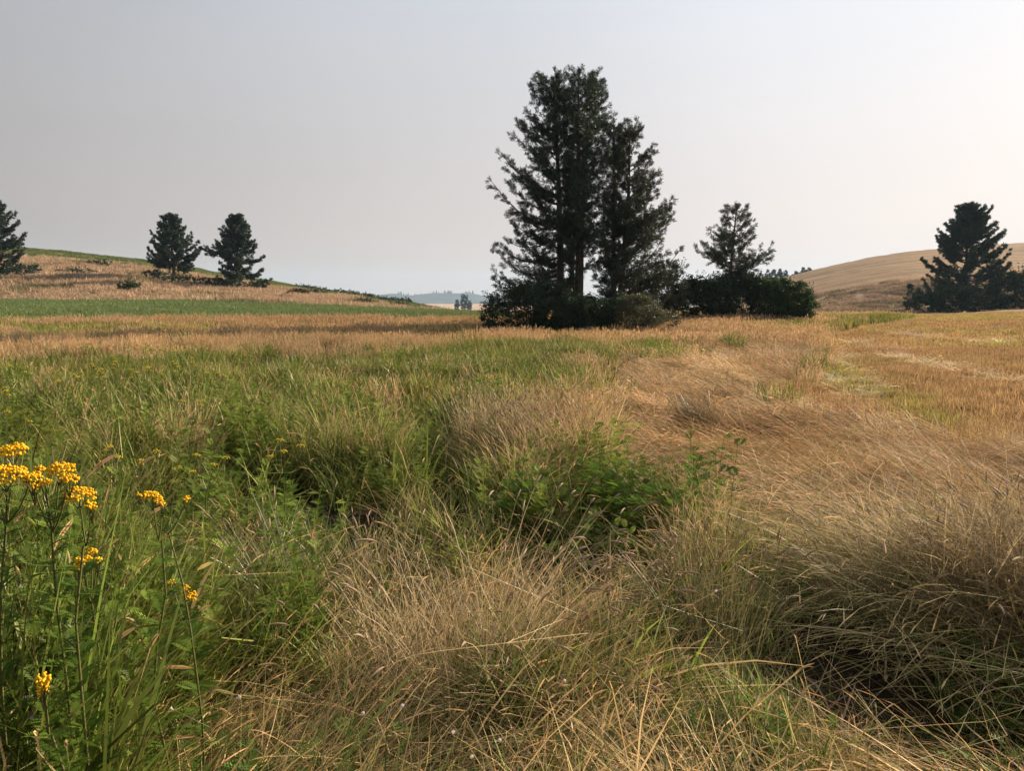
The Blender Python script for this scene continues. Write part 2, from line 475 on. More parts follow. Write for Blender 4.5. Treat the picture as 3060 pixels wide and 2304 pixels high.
def build_ground():
    th = np.concatenate([np.linspace(-180, -46, 28)[:-1], np.linspace(-46, 46, 470), np.linspace(46, 180, 28)[1:]])
    rr = np.exp(np.linspace(math.log(.6), math.log(3600), 440))
    t, r = np.meshgrid(np.radians(th), rr, indexing='ij')
    x = (r * np.sin(t)).ravel(); y = (r * np.cos(t)).ravel()
    z = terrain(x, y)
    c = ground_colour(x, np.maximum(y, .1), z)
    nt_, nr = t.shape
    i = np.arange(nt_ - 1)[:, None] * nr + np.arange(nr - 1)[None, :]
    Q = np.stack([i, i + 1, i + nr + 1, i + nr], -1).reshape(-1, 4)
    V = np.stack([x, y, z], 1)
    # close the disc at the camera's feet
    V = np.concatenate([V, [[0, 0, float(terrain(0., .01))]]]); c = np.concatenate([c, c[:1]])
    k = np.arange(nt_ - 1) * nr
    T = np.stack([np.full(nt_ - 1, len(V) - 1), k, k + nr], 1)
    me = mesh_np("ground", V, [Q, T], {"soil": c}, True)
    m, nt, out = new_mat("ground_soil")
    p = nd(nt, "ShaderNodeBsdfPrincipled"); p.inputs["Roughness"].default_value = 1.0
    p.inputs["Specular IOR Level"].default_value = .1
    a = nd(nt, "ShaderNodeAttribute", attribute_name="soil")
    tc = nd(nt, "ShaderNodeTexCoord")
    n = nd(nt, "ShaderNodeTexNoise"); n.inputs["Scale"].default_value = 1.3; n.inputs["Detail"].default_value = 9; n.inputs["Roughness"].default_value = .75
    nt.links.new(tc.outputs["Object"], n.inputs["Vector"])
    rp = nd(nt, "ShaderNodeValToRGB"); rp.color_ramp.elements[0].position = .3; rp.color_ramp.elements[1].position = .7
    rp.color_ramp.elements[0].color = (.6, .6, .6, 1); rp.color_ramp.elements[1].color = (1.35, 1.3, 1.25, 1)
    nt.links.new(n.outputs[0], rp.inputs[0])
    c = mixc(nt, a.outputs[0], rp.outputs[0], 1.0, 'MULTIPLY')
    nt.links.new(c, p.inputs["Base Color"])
    b = nd(nt, "ShaderNodeBump"); b.inputs["Strength"].default_value = .6; b.inputs["Distance"].default_value = .3
    nt.links.new(n.outputs[0], b.inputs["Height"]); nt.links.new(b.outputs[0], p.inputs["Normal"])
    nt.links.new(p.outputs[0], out.inputs[0])
    o = mk("ground", me, m); o["kind"] = "structure"
build_ground()

# ------------------------------------------------------------------ far hills
def build_hills():
    def ridge(pxs, tops, d, depth, c, name, wood):
        n = 260
        px = np.linspace(pxs[0], pxs[-1], n)
        top = np.interp(px, pxs, tops)
        x0 = (px - CX) / F * d
        zt = zz(top, d) + (fbm(px * .02, px * 0, 31, 4) - .5) * 7
        prof = np.array([0, .12, .3, .55, .8, .95, 1.0, .93, .6])
        off = np.array([-1, -.85, -.65, -.4, -.18, -.05, 0, .08, .5]) * depth
        zb = zz(908, d) - 12
        V = []
        for k in range(len(prof)):
            sc = (d + off[k]) / d
            rough = (fbm(px * .03 + k * 3, px * 0 + k * 1.7, 41, 3) - .5) * 14 * (1 if 0 < k < 6 else 0)
            V.append(np.stack([x0 * sc, np.full(n, d + off[k]), zb + (zt - zb) * prof[k] + rough], 1))
        V = np.stack(V, 1)
        m_ = len(prof)
        i = np.arange(n - 1)[:, None] * m_ + np.arange(m_ - 1)[None, :]
        Q = np.stack([i, i + m_, i + m_ + 1, i + 1], -1).reshape(-1, 4)
        me = mesh_np(name, V.reshape(-1, 3), Q, None, True)
        m, nt, out = new_mat(name + "_wooded")
        p = nd(nt, "ShaderNodeBsdfPrincipled"); p.inputs["Roughness"].default_value = 1
        tc = nd(nt, "ShaderNodeTexCoord")
        nn = nd(nt, "ShaderNodeTexNoise"); nn.inputs["Scale"].default_value = .012; nn.inputs["Detail"].default_value = 8
        nt.links.new(tc.outputs["Object"], nn.inputs["Vector"])
        rp = nd(nt, "ShaderNodeValToRGB"); rp.color_ramp.elements[0].position = .42; rp.color_ramp.elements[1].position = .6
        rp.color_ramp.elements[0].color = (*c[0], 1); rp.color_ramp.elements[1].color = (*c[1], 1)
        nt.links.new(nn.outputs[0], rp.inputs[0]); nt.links.new(rp.outputs[0], p.inputs["Base Color"])
        nt.links.new(p.outputs[0], out.inputs[0])
        o = mk(name, me, m); o["kind"] = "structure"
        # conifers along the ridge line, far too many and small to count
        if wood:
            g = Geo()
            for q in range(wood):
                u = R.uniform(0, n - 1.01); ii = int(u)
                if fbm(np.array([px[ii] * .03]), np.array([0.]), 55, 3)[0] < .47: continue
                bx = x0[ii] + (x0[ii + 1] - x0[ii]) * (u - ii); bz = zt[ii]
                h = R.uniform(7, 17); w = h * R.uniform(.16, .26); by = d + R.uniform(-15, 10)
                for s0, s1, k in ((.1, .55, 1.), (.35, .8, .75), (.6, 1., .5)):
                    a = np.linspace(0, 2 * np.pi, 5, endpoint=False) + R.uniform(0, 6)
                    base = np.stack([bx + np.cos(a) * w * k, by + np.sin(a) * w * k, np.full(5, bz + h * s0 - 2)], 1)
                    V_ = np.concatenate([base, [[bx, by, bz + h * s1 - 2]]])
                    T_ = np.array([[j, (j + 1) % 5, 5] for j in range(5)])
                    g.add(V_, None, T_, np.array([R.uniform(), .5, .5]))
            f = mk("ridge_forest", g.mesh("ridge_forest"), M_NEEDLE)
            tag(f, "hazy line of tiny conifers along the crest of the distant blue hills", "forest", None, "stuff")
    ridge([560, 1100, 1130, 1185, 1215, 1240, 1290, 1330, 1400, 1450, 1520, 1700, 2000, 2240], [900, 884, 881, 877, 882, 882, 876, 874, 876, 882, 880, 884, 886, 890],
          3300, 700, ((.018, .032, .04), (.04, .055, .06)), "far_hills", 420)  # conifer colours shifted slightly blue, distance haze put into the base colour
    ridge([2000, 2250, 2330, 2420, 2600, 3000], [850, 836, 822, 812, 800, 800], 2300, 500, ((.05, .07, .05), (.16, .15, .09)), "wooded_ridge", 0)
build_hills()

# ------------------------------------------------------------------ pines
def pine(name, px, y, top_py, label, prof, first=.12, seed=1, tr=.2, dens=1.0, tuft=34, nl=.21, nw=.014, lean=0., mat=None, base_py=960, extra=(), group="pine trees", base=None, leafsize=1.0, step=.42, wide=1.08, rnd=(.66, 1.06), dead=()):
    """prof: list of (height fraction, left radius m, right radius m)"""
    rg = np.random.default_rng(seed)
    bx, by, bz = pt(px, base_py, y) if base is None else base
    H = (zz(top_py, y) - bz) * .975
    root = empty(name, (bx, by, bz - .05), label, "pine tree", group)
    hs = np.linspace(0, 1, 14)
    wx = (np.interp(hs, [0, .3, .6, 1], rg.normal(0, .12, 4)) + lean * hs) ; wy = np.interp(hs, [0, .3, .6, 1], rg.normal(0, .12, 4))
    wx[0] = wy[0] = 0
    trunk = np.stack([wx, wy, hs * H], 1)
    g = Geo()
    tubes(g, trunk[None], (tr * (1 - hs) ** .8 + .02)[None] * np.where(hs < .03, 1.35, 1)[None], 9)
    def tp(h):
        return np.stack([np.interp(h, hs, wx), np.interp(h, hs, wy), h * H], -1)
    hp, lp, rp_ = [a[0] for a in prof], [a[1] for a in prof], [a[2] for a in prof]
    tips, axes = [], []
    h = first
    BP, BR, TP, TR = [], [], [], []
    def branch(h, phi, L, el):
        s0 = tp(np.array(h))
        k = 6
        t = np.linspace(0, 1, k)
        d = np.array([math.cos(phi), math.sin(phi), 0.])
        lat = np.array([-d[1], d[0], 0])
        sag = rg.uniform(-.05, .12)
        rise = L * (math.tan(el) * t - .30 * (1 - h) * np.sin(np.pi * np.minimum(t * .75, 1)) + (.32 * (1 - h) + sag) * t ** 2.2)
        rmax = H * (1.0 - h) * rg.uniform(.45, 1.0) + .12
        if rise.max() > rmax: rise = rise * (rmax / rise.max())
        wob = rg.normal(0, .05 * L) * np.sin(t * np.pi) + rg.normal(0, .04 * L) * t ** 2
        P = s0 + d * (L * t)[:, None] + lat * wob[:, None] + np.array([0, 0, 1.]) * rise[:, None]
        r0 = max(.012, .018 * L + .008)
        BP.append(P); BR.append(r0 * (1 - t * .85))
        # twigs along the outer part
        ts = np.arange(max(.16, 1 - 3.4 / max(L, .5)), 1.0, .155 / max(L, .6) / dens)
        for q, tt in enumerate(ts):
            c = np.array([np.interp(tt, t, P[:, a]) for a in range(3)])
            tl = (.20 + .75 * (1 - tt) ** .8 * min(L, 2.6) * .5) * rg.uniform(.4, 1.3)
            sgn = 1 if q % 2 else -1
            ang = rg.uniform(.35, 1.2)
            td = norm(d * math.cos(ang) + lat * sgn * math.sin(ang) * rg.uniform(.3, 1) + np.array([0, 0, rg.normal(.45, .5)]))
            e = c + td * tl
            TP.append(np.stack([c, e])); TR.append(np.array([.011, .006]))
            nt_ = 1 + int(tl > .30) + int(tl > .5) + int(tl > .75)
            for m in range(nt_):
                f = 1 - m * .27
                ax = norm(td + rg.normal(0, .28, 3) + np.array([0, 0, .3]))
                tips.append(c + td * tl * f + rg.normal(0, .04, 3)); axes.append(ax)
        ax = norm(P[-1] - P[-2] + np.array([0, 0, .12]))
        tips.append(P[-1]); axes.append(ax)
    while h < .985:
        nb = rg.integers(2, 5)
        ph0 = rg.uniform(0, 6.28)
        for b in range(nb):
            phi = ph0 + b * 6.283 / nb + rg.normal(0, .5)
            cl = math.cos(phi)
            rl, rr_ = np.interp(h, hp, lp) * wide, np.interp(h, hp, rp_) * wide
            rad_ = (rr_ if cl > 0 else rl) * abs(cl) + .5 * (rl + rr_) * (1 - abs(cl))
            el = rad(np.interp(h, [0, .3, .6, .85, 1], [2, 16, 32, 45, 52]) + rg.normal(0, 10))
            h2 = h + min(.75 * rad_ * math.tan(max(el, 0)) / H, .55 * (1 - h))
            rl, rr_ = np.interp(h2, hp, lp) * wide, np.interp(h2, hp, rp_) * wide
            L = max(.25, ((rr_ if cl > 0 else rl) * abs(cl) + .5 * (rl + rr_) * (1 - abs(cl))) * rg.uniform(*rnd))
            drop = np.interp(h, [0, .3, .6, 1], [.0, .02, .03, .02])
            branch(float(np.clip(h - drop + rg.normal(0, .014), first * .8, .985)), phi, L, el)
        h += step / H * rg.uniform(.5, 1.3) * np.interp(h, [0, .5, 1], [1.05, .85, .6]) / max(.6, dens)
    for (eh, ephi, eL, eel) in extra:
        branch(eh, ephi, eL, eel)
    for (eh, ephi, eL) in dead:
        n0 = len(tips); branch(eh, ephi, eL, -.05); del tips[n0:]; del axes[n0:]
    for q in range(6):
        tips.append(tp(np.array(1.0 - .012 * q)) + rg.normal(0, .05, 3)); axes.append(norm(np.array([rg.normal(0, .4), rg.normal(0, .4), 1.])))
    for L_, sd in ((BP, 4),):
        tubes(g, np.array(BP), np.array(BR), sd)
    tubes(g, np.array(TP), np.array(TR), 3)
    mk("trunk", g.mesh("trunk", True), M_BARK, root)
    tips = np.array(tips); axes = np.array(axes); n = len(tips)
    # needles: one thin triangle each, splayed round the shoot
    u = norm(np.cross(axes, rg.normal(0, 1, (n, 3)))); w = np.cross(axes, u)
    a = rg.uniform(0, 6.283, (n, tuft)); s = rg.uniform(-.12, .16, (n, tuft)) * leafsize; sp = rg.uniform(.45, 1.25, (n, tuft))
    ln = nl * rg.uniform(.75, 1.2, (n, tuft)) * leafsize
    rad_d = np.cos(a)[..., None] * u[:, None] + np.sin(a)[..., None] * w[:, None]
    nd_ = np.cos(sp)[..., None] * axes[:, None] + np.sin(sp)[..., None] * rad_d
    B = tips[:, None] + axes[:, None] * s[..., None]
    E = B + nd_ * ln[..., None]
    sd = norm(np.cross(nd_, rg.normal(0, 1, (n, tuft, 3)))) * nw * leafsize
    V = np.stack([B - sd * .6, E, B + sd * .6], 2)
    V[:, :, 0] += 0; 
    V = np.stack([B, B + nd_ * (ln * .55)[..., None] + sd, E, B + nd_ * (ln * .55)[..., None] - sd], 2)
    cnt = n * tuft
    Q = (np.arange(cnt) * 4)[:, None] + np.arange(4)[None]
    tone = np.clip(rg.normal(.4, .22, (n, 1)) + rg.normal(0, .15, (n, tuft)), 0, 1)
    A = np.repeat(tone.reshape(-1, 1), 4, 0); A = np.concatenate([A, A * 0 + .5, A * 0 + .5], 1)
    me = mesh_np("crown", V.reshape(-1, 3), Q, {"var": A})
    mk("crown", me, mat or M_NEEDLE, root)
    return root

GP = "tall pines of the central clump"
pine("pine_tree", 1672, 50, 206, "leftmost tall pine of the central clump, long branches spreading over the bush",
     [(.12, 1.2, .6), (.22, 3.4, 1.0), (.30, 4.2, 1.3), (.41, 3.4, 1.5), (.49, 4.0, 1.5), (.61, 3.4, 1.5), (.70, 3.8, 1.5), (.79, 3.3, 1.3), (.88, 2.3, 1.1), (.95, 1.6, 1.0), (1, 1.2, .9)], .17, 11, .27, .98, lean=-.45, group=GP, wide=1.14, dead=((.20, 3.3, 3.9), (.17, 2.9, 3.2), (.24, 3.0, 3.0)),
     extra=((.165, 3.25, 4.4, .02), (.2, 3.0, 4.5, .12), (.30, 3.3, 4.2, .1), (.18, 2.8, 3.9, .05)))
pine("pine_tree", 1728, 49, 194, "tallest pine in the middle of the central clump with the thickest trunk",
     [(.2, .6, .8), (.35, 1.2, 1.5), (.5, 1.5, 1.9), (.7, 1.5, 2.0), (.85, 1.3, 1.8), (.94, 1.1, 1.4), (1, .9, .9)], .27, 12, .32, .85, lean=-.25, group=GP)
pine("pine_tree", 1706, 52, 214, "slender pine behind the two tallest trunks of the central clump",
     [(.3, .6, .8), (.5, 1.0, 1.4), (.7, 1.0, 1.6), (.88, .9, 1.4), (1, .7, .9)], .34, 13, .17, .9, lean=1.3, group=GP)
pine("pine_tree", 1834, 51, 335, "shorter pine of the central clump, left of the forked pair of trunks",
     [(.1, 1.0, .9), (.3, 1.5, 1.3), (.6, 1.4, 1.2), (.85, 1.2, 1.1), (1, .9, .8)], .22, 14, .2, .85, lean=.15, mat=M_NEEDLE_OLIVE, group=GP)
pine("pine_tree", 1856, 50, 353, "rightmost pine of the central clump with a wide sloping right side",
     [(.08, .8, 2.6), (.2, 1.2, 3.7), (.32, 1.4, 3.9), (.38, 1.4, 3.4), (.51, 1.3, 3.5), (.6, 1.3, 2.9), (.73, 1.2, 2.1), (.9, 1.0, 1.5), (.97, .9, 1.0), (1, .7, .7)], .14, 15, .22, 1.02, lean=.45, mat=M_NEEDLE_OLIVE, group=GP, rnd=(.74, 1.06), dead=((.10, .4, 2.2), (.13, -.6, 2.4)),
     extra=((.12, .1, 3.4, .02),))
pine("pine_tree", 2166, 60, 606, "small open pine with a single trunk rising from the right-hand bushes",
     [(.3, 2.2, 2.2), (.45, 2.8, 2.8), (.6, 2.9, 2.9), (.7, 2.4, 2.5), (.8, 1.8, 1.9), (.9, 1.1, 1.1), (1, .5, .5)], .34, 16, .17, .82, tuft=30, lean=.5, mat=M_NEEDLE_OLIVE, group="", leafsize=1.05, step=.42, wide=1.12, rnd=(.76, 1.04))
pine("pine_tree", 520, 158, 636, "left of the two lone pines on the dry hillside",
     [(.2, 3.8, 3.4), (.32, 4.8, 4.5), (.45, 4.9, 4.8), (.6, 4.5, 4.4), (.75, 3.5, 3.4), (.88, 2.3, 2.2), (1, .7, .7)], .22, 21, .38, 1.25, tuft=24, nl=.34, nw=.032, group="pines on the left hillside", leafsize=1.15, base_py=835, step=.62, wide=1.14, rnd=(.70, 1.04))
pine("pine_tree", 716, 152, 638, "right of the two lone pines on the dry hillside, foliage down to the ground",
     [(.02, 3.5, 3.5), (.12, 4.2, 5.2), (.3, 3.6, 4.8), (.45, 4.2, 4.4), (.6, 4.0, 3.4), (.75, 3.3, 3.2), (.9, 2.1, 2.0), (1, .7, .7)], .03, 22, .42, 1.25, tuft=24, nl=.34, nw=.032, group="pines on the left hillside", leafsize=1.15, base_py=868, step=.62, wide=1.14, rnd=(.70, 1.04),
     extra=((.46, 3.2, 7.2, .16), (.48, 3.05, 6.2, .1), (.06, .1, 6.4, .0)))
pine("pine_tree", -28, 152, 525, "tall dense pine cut off by the left edge of the picture",
     [(.02, 5, 6.5), (.2, 5, 6.6), (.38, 5, 6.8), (.5, 4.5, 5.2), (.7, 3.5, 3.8), (.85, 2.2, 2.5), (1, .5, .5)], .03, 23, .45, 1.25, tuft=24, nl=.34, nw=.032, group="pines on the left hillside", leafsize=1.2, base_py=820, step=.62, wide=1.14, rnd=(.70, 1.04))
pine("pine_tree", 2880, 138, 601, "big bluish pine in front of the stubble hill at the right",
     [(.02, 6, 5.5), (.14, 6.4, 6), (.3, 6.2, 5.8), (.45, 5.6, 5.4), (.6, 4.8, 4.6), (.75, 4.2, 4.0), (.88, 2.9, 2.7), (.96, 1.5, 1.5), (1, .5, .5)], .03, 24, .42, 1.25, tuft=24, nl=.34, nw=.032, group="", leafsize=1.15, base_py=915, step=.56, wide=1.28, rnd=(.72, 1.04))
pine("pine_sapling", 2720, 136, 848, "young conifer standing alone left of the big right-hand pine",
     [(.02, 1.0, 1.0), (.3, 1.3, 1.3), (.7, .8, .8), (1, .15, .15)], .08, 25, .08, .8, tuft=20, nl=.3, nw=.03, group="", leafsize=1.0, base_py=905, step=.5)
# distant line of pines behind the right-hand hill
for k, (px, tp_) in enumerate(((2272, 816), (2293, 806), (2312, 806), (2331, 804), (2347, 808), (2378, 812), (2398, 800), (2416, 801))):
    lab = ["leftmost of the small hazy pines behind the stubble hill", "second from left of the hazy pines behind the stubble hill", "third from left of the hazy pines behind the stubble hill",
           "fourth from left of the hazy pines behind the stubble hill", "fifth from left of the hazy pines behind the stubble hill", "small hazy pine just left of the last pair on the hill crest",
           "left of the last pair of hazy pines on the stubble hill crest", "rightmost hazy pine touching the stubble hill crest"][k]
    pine("pine_tree", px, 520, tp_, lab, [(.1, 2.6, 2.6), (.5, 3.0, 3.0), (.8, 2.0, 2.0), (1, .5, .5)], .15, 40 + k, .3, .5, tuft=9, nl=1.1, nw=.16, group="hazy pines behind the stubble hill", leafsize=1.1, base_py=835, step=1.5)
pine("pine_tree", 1366, 838, 897, "tiny dark conifer beside the distant poplars", [(.1, 4, 4), (.5, 3, 3), (1, .5, .5)], .12, 60, .3, .45, tuft=8, nl=1.4, nw=.25, group="", leafsize=1.2, base_py=928, step=1.6)

# ------------------------------------------------------------------ bushes and broad-leaved trees
def leafy(name, px, y, base_py, label, cat, blobs, n, size, mat, seed, group=None, shoots=0, shoot_len=.7, stems=10, base=None, grow=1.0):
    """blobs: (dx, dy, z, rx, ry, rz) in metres from the base point"""
    rg = np.random.default_rng(seed)
    b = pt(px, base_py, y) if base is None else base
    root = empty(name, (b[0], b[1], b[2] - .03), label, cat, group)
    g = Geo(); s = Geo()
    bl = np.array(blobs, float) * grow
    wgt = bl[:, 3] * bl[:, 4] + bl[:, 4] * bl[:, 5]; wgt = wgt / wgt.sum()
    # sub-clumps sit on the blobs' shells, leaves cluster round the sub-clumps
    nc = max(40, n // 60)
    which = rg.choice(len(bl), nc, p=wgt)
    d = norm(rg.normal(0, 1, (nc, 3))); d[:, 2] = np.abs(d[:, 2]) * np.where(rg.uniform(size=nc) < .6, 1, -1)
    rr = rg.uniform(.35, 1.0, nc) ** .45 * rg.uniform(.9, 1.1, nc)
    cc = bl[which, :3] + d * bl[which, 3:] * rr[:, None]
    cc[:, 2] = np.maximum(cc[:, 2], rg.uniform(.1, .5, nc))
    cs = rg.uniform(.35, .9, nc) * bl[which, 3:].mean(1) * .36
    per = n // nc
    lp = (cc[:, None] + norm(rg.normal(0, 1, (nc, per, 3))) * (rg.uniform(0, 1, (nc, per, 1)) ** .5) * cs[:, None, None] * np.array([1.15, 1.15, .8])).reshape(-1, 3)
    tone = np.repeat(np.clip(rg.normal(.42, .22, nc), 0, 1), per)
    if shoots:
        wi = rg.choice(len(bl), shoots, p=wgt)
        sd = norm(rg.normal(0, 1, (shoots, 3)) * np.array([1, 1, .6]) + np.array([0, 0, .55])); sd[:, 2] = np.abs(sd[:, 2])
        s0 = bl[wi, :3] + sd * bl[wi, 3:] * .85
        sl = shoot_len * rg.uniform(.4, 1.3, shoots)
        sdir = norm(sd + np.array([0, 0, .9]) + rg.normal(0, .25, (shoots, 3)))
        e = s0 + sdir * sl[:, None]
        tubes(s, np.stack([s0 - sdir * .4, e], 1), np.tile([.010, .005], (shoots, 1)), 3)
        m = 16
        tt = rg.uniform(0.1, 1.0, (shoots, m, 1))
        sp = (s0[:, None] + sdir[:, None] * tt * sl[:, None, None] + rg.normal(0, .07, (shoots, m, 3))).reshape(-1, 3)
        lp = np.concatenate([lp, sp]); tone = np.concatenate([tone, np.repeat(np.clip(rg.normal(.6, .2, shoots), 0, 1), m)])
    lp[:, 2] = np.maximum(lp[:, 2], .03)
    k = len(lp)
    u = norm(rg.normal(0, 1, (k, 3)) + np.array([0, 0, .1])); v = norm(np.cross(u, rg.normal(0, 1, (k, 3)) + np.array([0, 0, .6])))
    sz = size * rg.uniform(.6, 1.3, (k, 1))
    V = np.stack([lp - u * sz, lp + v * sz * .5, lp + u * sz, lp - v * sz * .5], 1)
    Q = (np.arange(k) * 4)[:, None] + np.arange(4)[None]
    t = np.clip(tone + rg.normal(0, .14, k), 0, 1)
    A = np.repeat(np.stack([t, t * 0 + .5, t * 0 + .5], 1), 4, 0)
    # stems from the base to the clumps
    pick = rg.choice(nc, min(stems, nc), replace=False)
    for i in pick:
        e = cc[i]; st = np.array([e[0] * .35 + rg.normal(0, .12), e[1] * .35 + rg.normal(0, .12), 0.0])
        tq = np.linspace(0, 1, 5)[:, None]
        P = st + (e - st) * tq + np.array([0, 0, 1]) * (np.sin(tq * np.pi) * .12 * e[2])
        tubes(s, P[None], (np.linspace(1, .25, 5) * (.012 * e[2] + .015))[None], 4)
    mk("branches", s.mesh("branches"), M_TWIG, root)["kind"] = "stuff"
    mk("foliage", mesh_np("foliage", V.reshape(-1, 3), Q, {"var": A}), mat, root)
    return root

GB = "dark bushes under the pines"
leafy("bush", 1590, 45, 978, "large dark bush at the left foot of the pine clump", "bush",
      [(-.9, 0, 1.2, 1.5, 1.5, 1.25), (.3, .2, 1.4, 1.6, 1.5, 1.2), (1.4, .3, 1.1, 1.4, 1.4, 1.1), (-1.5, .3, .8, .9, 1., .8), (.0, .4, 2.0, 1.0, .9, .75), (.9, .3, 1.7, .9, .9, .7)], 22000, .07, M_BUSH, 101, GB, 130, .75, 22, grow=1.30)
leafy("bush", 1712, 45, 980, "dark bush in front of the two thickest pine trunks", "bush",
      [(-.8, 0, .95, 1.3, 1.2, .95), (.5, 0, .95, 1.3, 1.2, .95), (1.3, .3, .9, 1.0, 1.0, .85)], 16000, .065, M_BUSH, 102, GB, 60, .5, 16, grow=1.26)
leafy("bush", 1815, 46, 978, "dark bush below the shorter right-hand pines", "bush",
      [(-.7, 0, 1.0, 1.2, 1.2, .95), (.6, .1, 1.1, 1.1, 1.1, 1.0)], 13000, .065, M_BUSH, 103, GB, 60, .5, 14, grow=1.26)
leafy("bush", 1935, 44, 976, "rounded olive-grey bush between the two dark thickets", "bush",
      [(-.4, 0, 1.15, 1.1, 1.1, 1.05), (.6, 0, .75, 1.0, 1.0, .75), (-.6, .3, 1.7, .7, .7, .6)], 13000, .055, M_BUSH_OLIVE, 104, None, 60, .45, 14, grow=1.18)
leafy("bush", 1975, 56, 965, "tall wispy pale green shrub under the right side of the pines", "bush",
      [(-.6, 0, 2.4, 1.3, 1.0, 1.5), (.5, 0, 2.2, 1.1, .9, 1.5), (0, 0, 1.2, 1.6, 1.0, 1.1), (.2, 0, 3.4, .9, .8, .8)], 12000, .07, M_BUSH_OLIVE, 105, None, 80, .8, 16, grow=1.18)
leafy("bush", 2090, 57, 962, "dark bush at the left end of the right-hand thicket", "bush",
      [(-1.2, 0, 1.4, 1.5, 1.4, 1.4), (.3, .2, 1.5, 1.7, 1.5, 1.5), (1.4, 0, 1.5, 1.2, 1.3, 1.4), (-.3, .3, 2.5, 1.1, 1., .75)], 26000, .075, M_BUSH, 106, "bushes of the right-hand thicket", 110, .7, 18, grow=1.12)
leafy("bush", 2225, 58, 962, "dark bush below the small open pine in the right-hand thicket", "bush",
      [(-1.3, 0, 1.6, 1.4, 1.4, 1.5), (.2, .2, 1.7, 1.6, 1.5, 1.6), (1.2, 0, 1.3, 1.2, 1.3, 1.2), (-.4, .4, 2.7, 1.0, 1., .8), (.5, .2, 2.4, .7, .8, .6)], 26000, .075, M_BUSH, 107, "bushes of the right-hand thicket", 110, .7, 18, grow=1.22)
leafy("bush", 2345, 57, 962, "rounded greener bush at the right end of the right-hand thicket", "bush",
      [(-1.0, 0, 1.5, 1.4, 1.4, 1.4), (.3, .2, 1.55, 1.5, 1.4, 1.35), (1.05, 0, 1.1, 1.0, 1.2, 1.05), (-.5, .2, 2.3, 1., 1., .75)], 26000, .075, M_BUSH_GREEN, 108, "bushes of the right-hand thicket", 110, .6, 18, grow=1.16)
leafy("bush", 3035, 132, 918, "tall hazy thicket at the right edge beside the big pine", "bush",
      [(-2, 0, 3.0, 2.6, 2.4, 3.2), (.8, 0, 3.6, 2.8, 2.5, 3.6), (4, 0, 3.6, 3.0, 2.6, 3.4), (-3.4, 0, 1.6, 1.6, 1.6, 1.7)], 14000, .17, M_BUSH, 109, None, 90, 1.8, 16)
leafy("bush", 2850, 128, 922, "dark undergrowth spreading round the foot of the big right-hand pine", "bush",
      [(-4.5, 0, 1.6, 2.6, 2., 1.8), (-1.0, 0, 2.2, 3.2, 2.2, 2.4), (3, 0, 2.2, 3.0, 2.2, 2.3)], 12000, .15, M_BUSH, 110, None, 50, 1.2, 12)
# the left hillside
HG = "low shrubs on the dry hillside"
for k, (px, py, y, w, h, lab, mt) in enumerate((
    (60, 795, 148, 3.6, 2.4, "dark shrub at the right foot of the pine at the left edge", M_BUSH_HILL),
    (95, 790, 155, 2.0, 2.2, "small rounded shrub just right of the left-edge pine", M_BUSH_HILL),
    (385, 880, 126, 2.6, 1.9, "lone rounded green bush on the slope above the crop strip", M_BUSH_GREEN),
    (300, 790, 185, 3.6, 1.5, "low dark shrub along the lower edge of the hilltop field", M_BUSH_HILL),
    (225, 818, 160, 4.6, 1.5, "dark low thicket on the bare slope left of the lone pines", M_BUSH_HILL),
    (470, 840, 154, 3.6, 2.2, "dark shrub at the left foot of the left lone pine", M_BUSH_HILL),
    (540, 850, 150, 4.4, 2.0, "spreading shrub directly under the left lone pine", M_BUSH_HILL),
    (620, 855, 150, 4.0, 1.8, "yellowish green shrub between the two lone pines", M_BUSH_GREEN),
    (690, 868, 147, 4.0, 2.0, "dark shrub at the left foot of the right lone pine", M_BUSH_HILL),
    (890, 880, 140, 2.6, 1.4, "small shrub on the slope right of the lone pines", M_BUSH_OLIVE),
    (943, 872, 150, 2.8, 1.6, "low shrub below the descending skyline of the left hill", M_BUSH_HILL),
    (1085, 917, 120, 1.6, 1.1, "small shrub on the tongue of dry grass low on the left hill", M_BUSH_OLIVE),
    (1190, 920, 120, 1.8, 1.0, "small bush near the tip of the dry grass tongue", M_BUSH_HILL))):
    leafy("shrub", px, y, py, lab, "shrub", [(-w * .4, 0, h * .4, w * .5, w * .4, h * .5), (w * .35, 0, h * .42, w * .55, w * .4, h * .55), (0, .3, h * .6, w * .45, w * .4, h * .45)], 2600, .13, mt, 120 + k, HG, 26, .6, 6)
# dark shrubs along the falling skyline of the left hill
for k in range(15):
    px = 905 + k * 22 + R.uniform(-8, 8)
    y = np.interp(px, [900, 1117, 1316], [205, 190, 180])
    pyc = np.interp(px, [900, 1117, 1316], [856, 889, 921])
    w = R.uniform(1.2, 2.2)
    leafy("shrub", px, y, pyc, "%s shrub from the left along the falling crest of the left hill" % ("first second third fourth fifth sixth seventh eighth ninth tenth eleventh twelfth thirteenth fourteenth fifteenth".split()[k]), "shrub", [(0, 0, .5, w, w * .8, .6), (w * .7, 0, .4, w * .7, w * .6, .5)], 500, .16, M_BUSH_HILL, 160 + k, "shrubs along the crest of the left hill", 8, .5, 3)
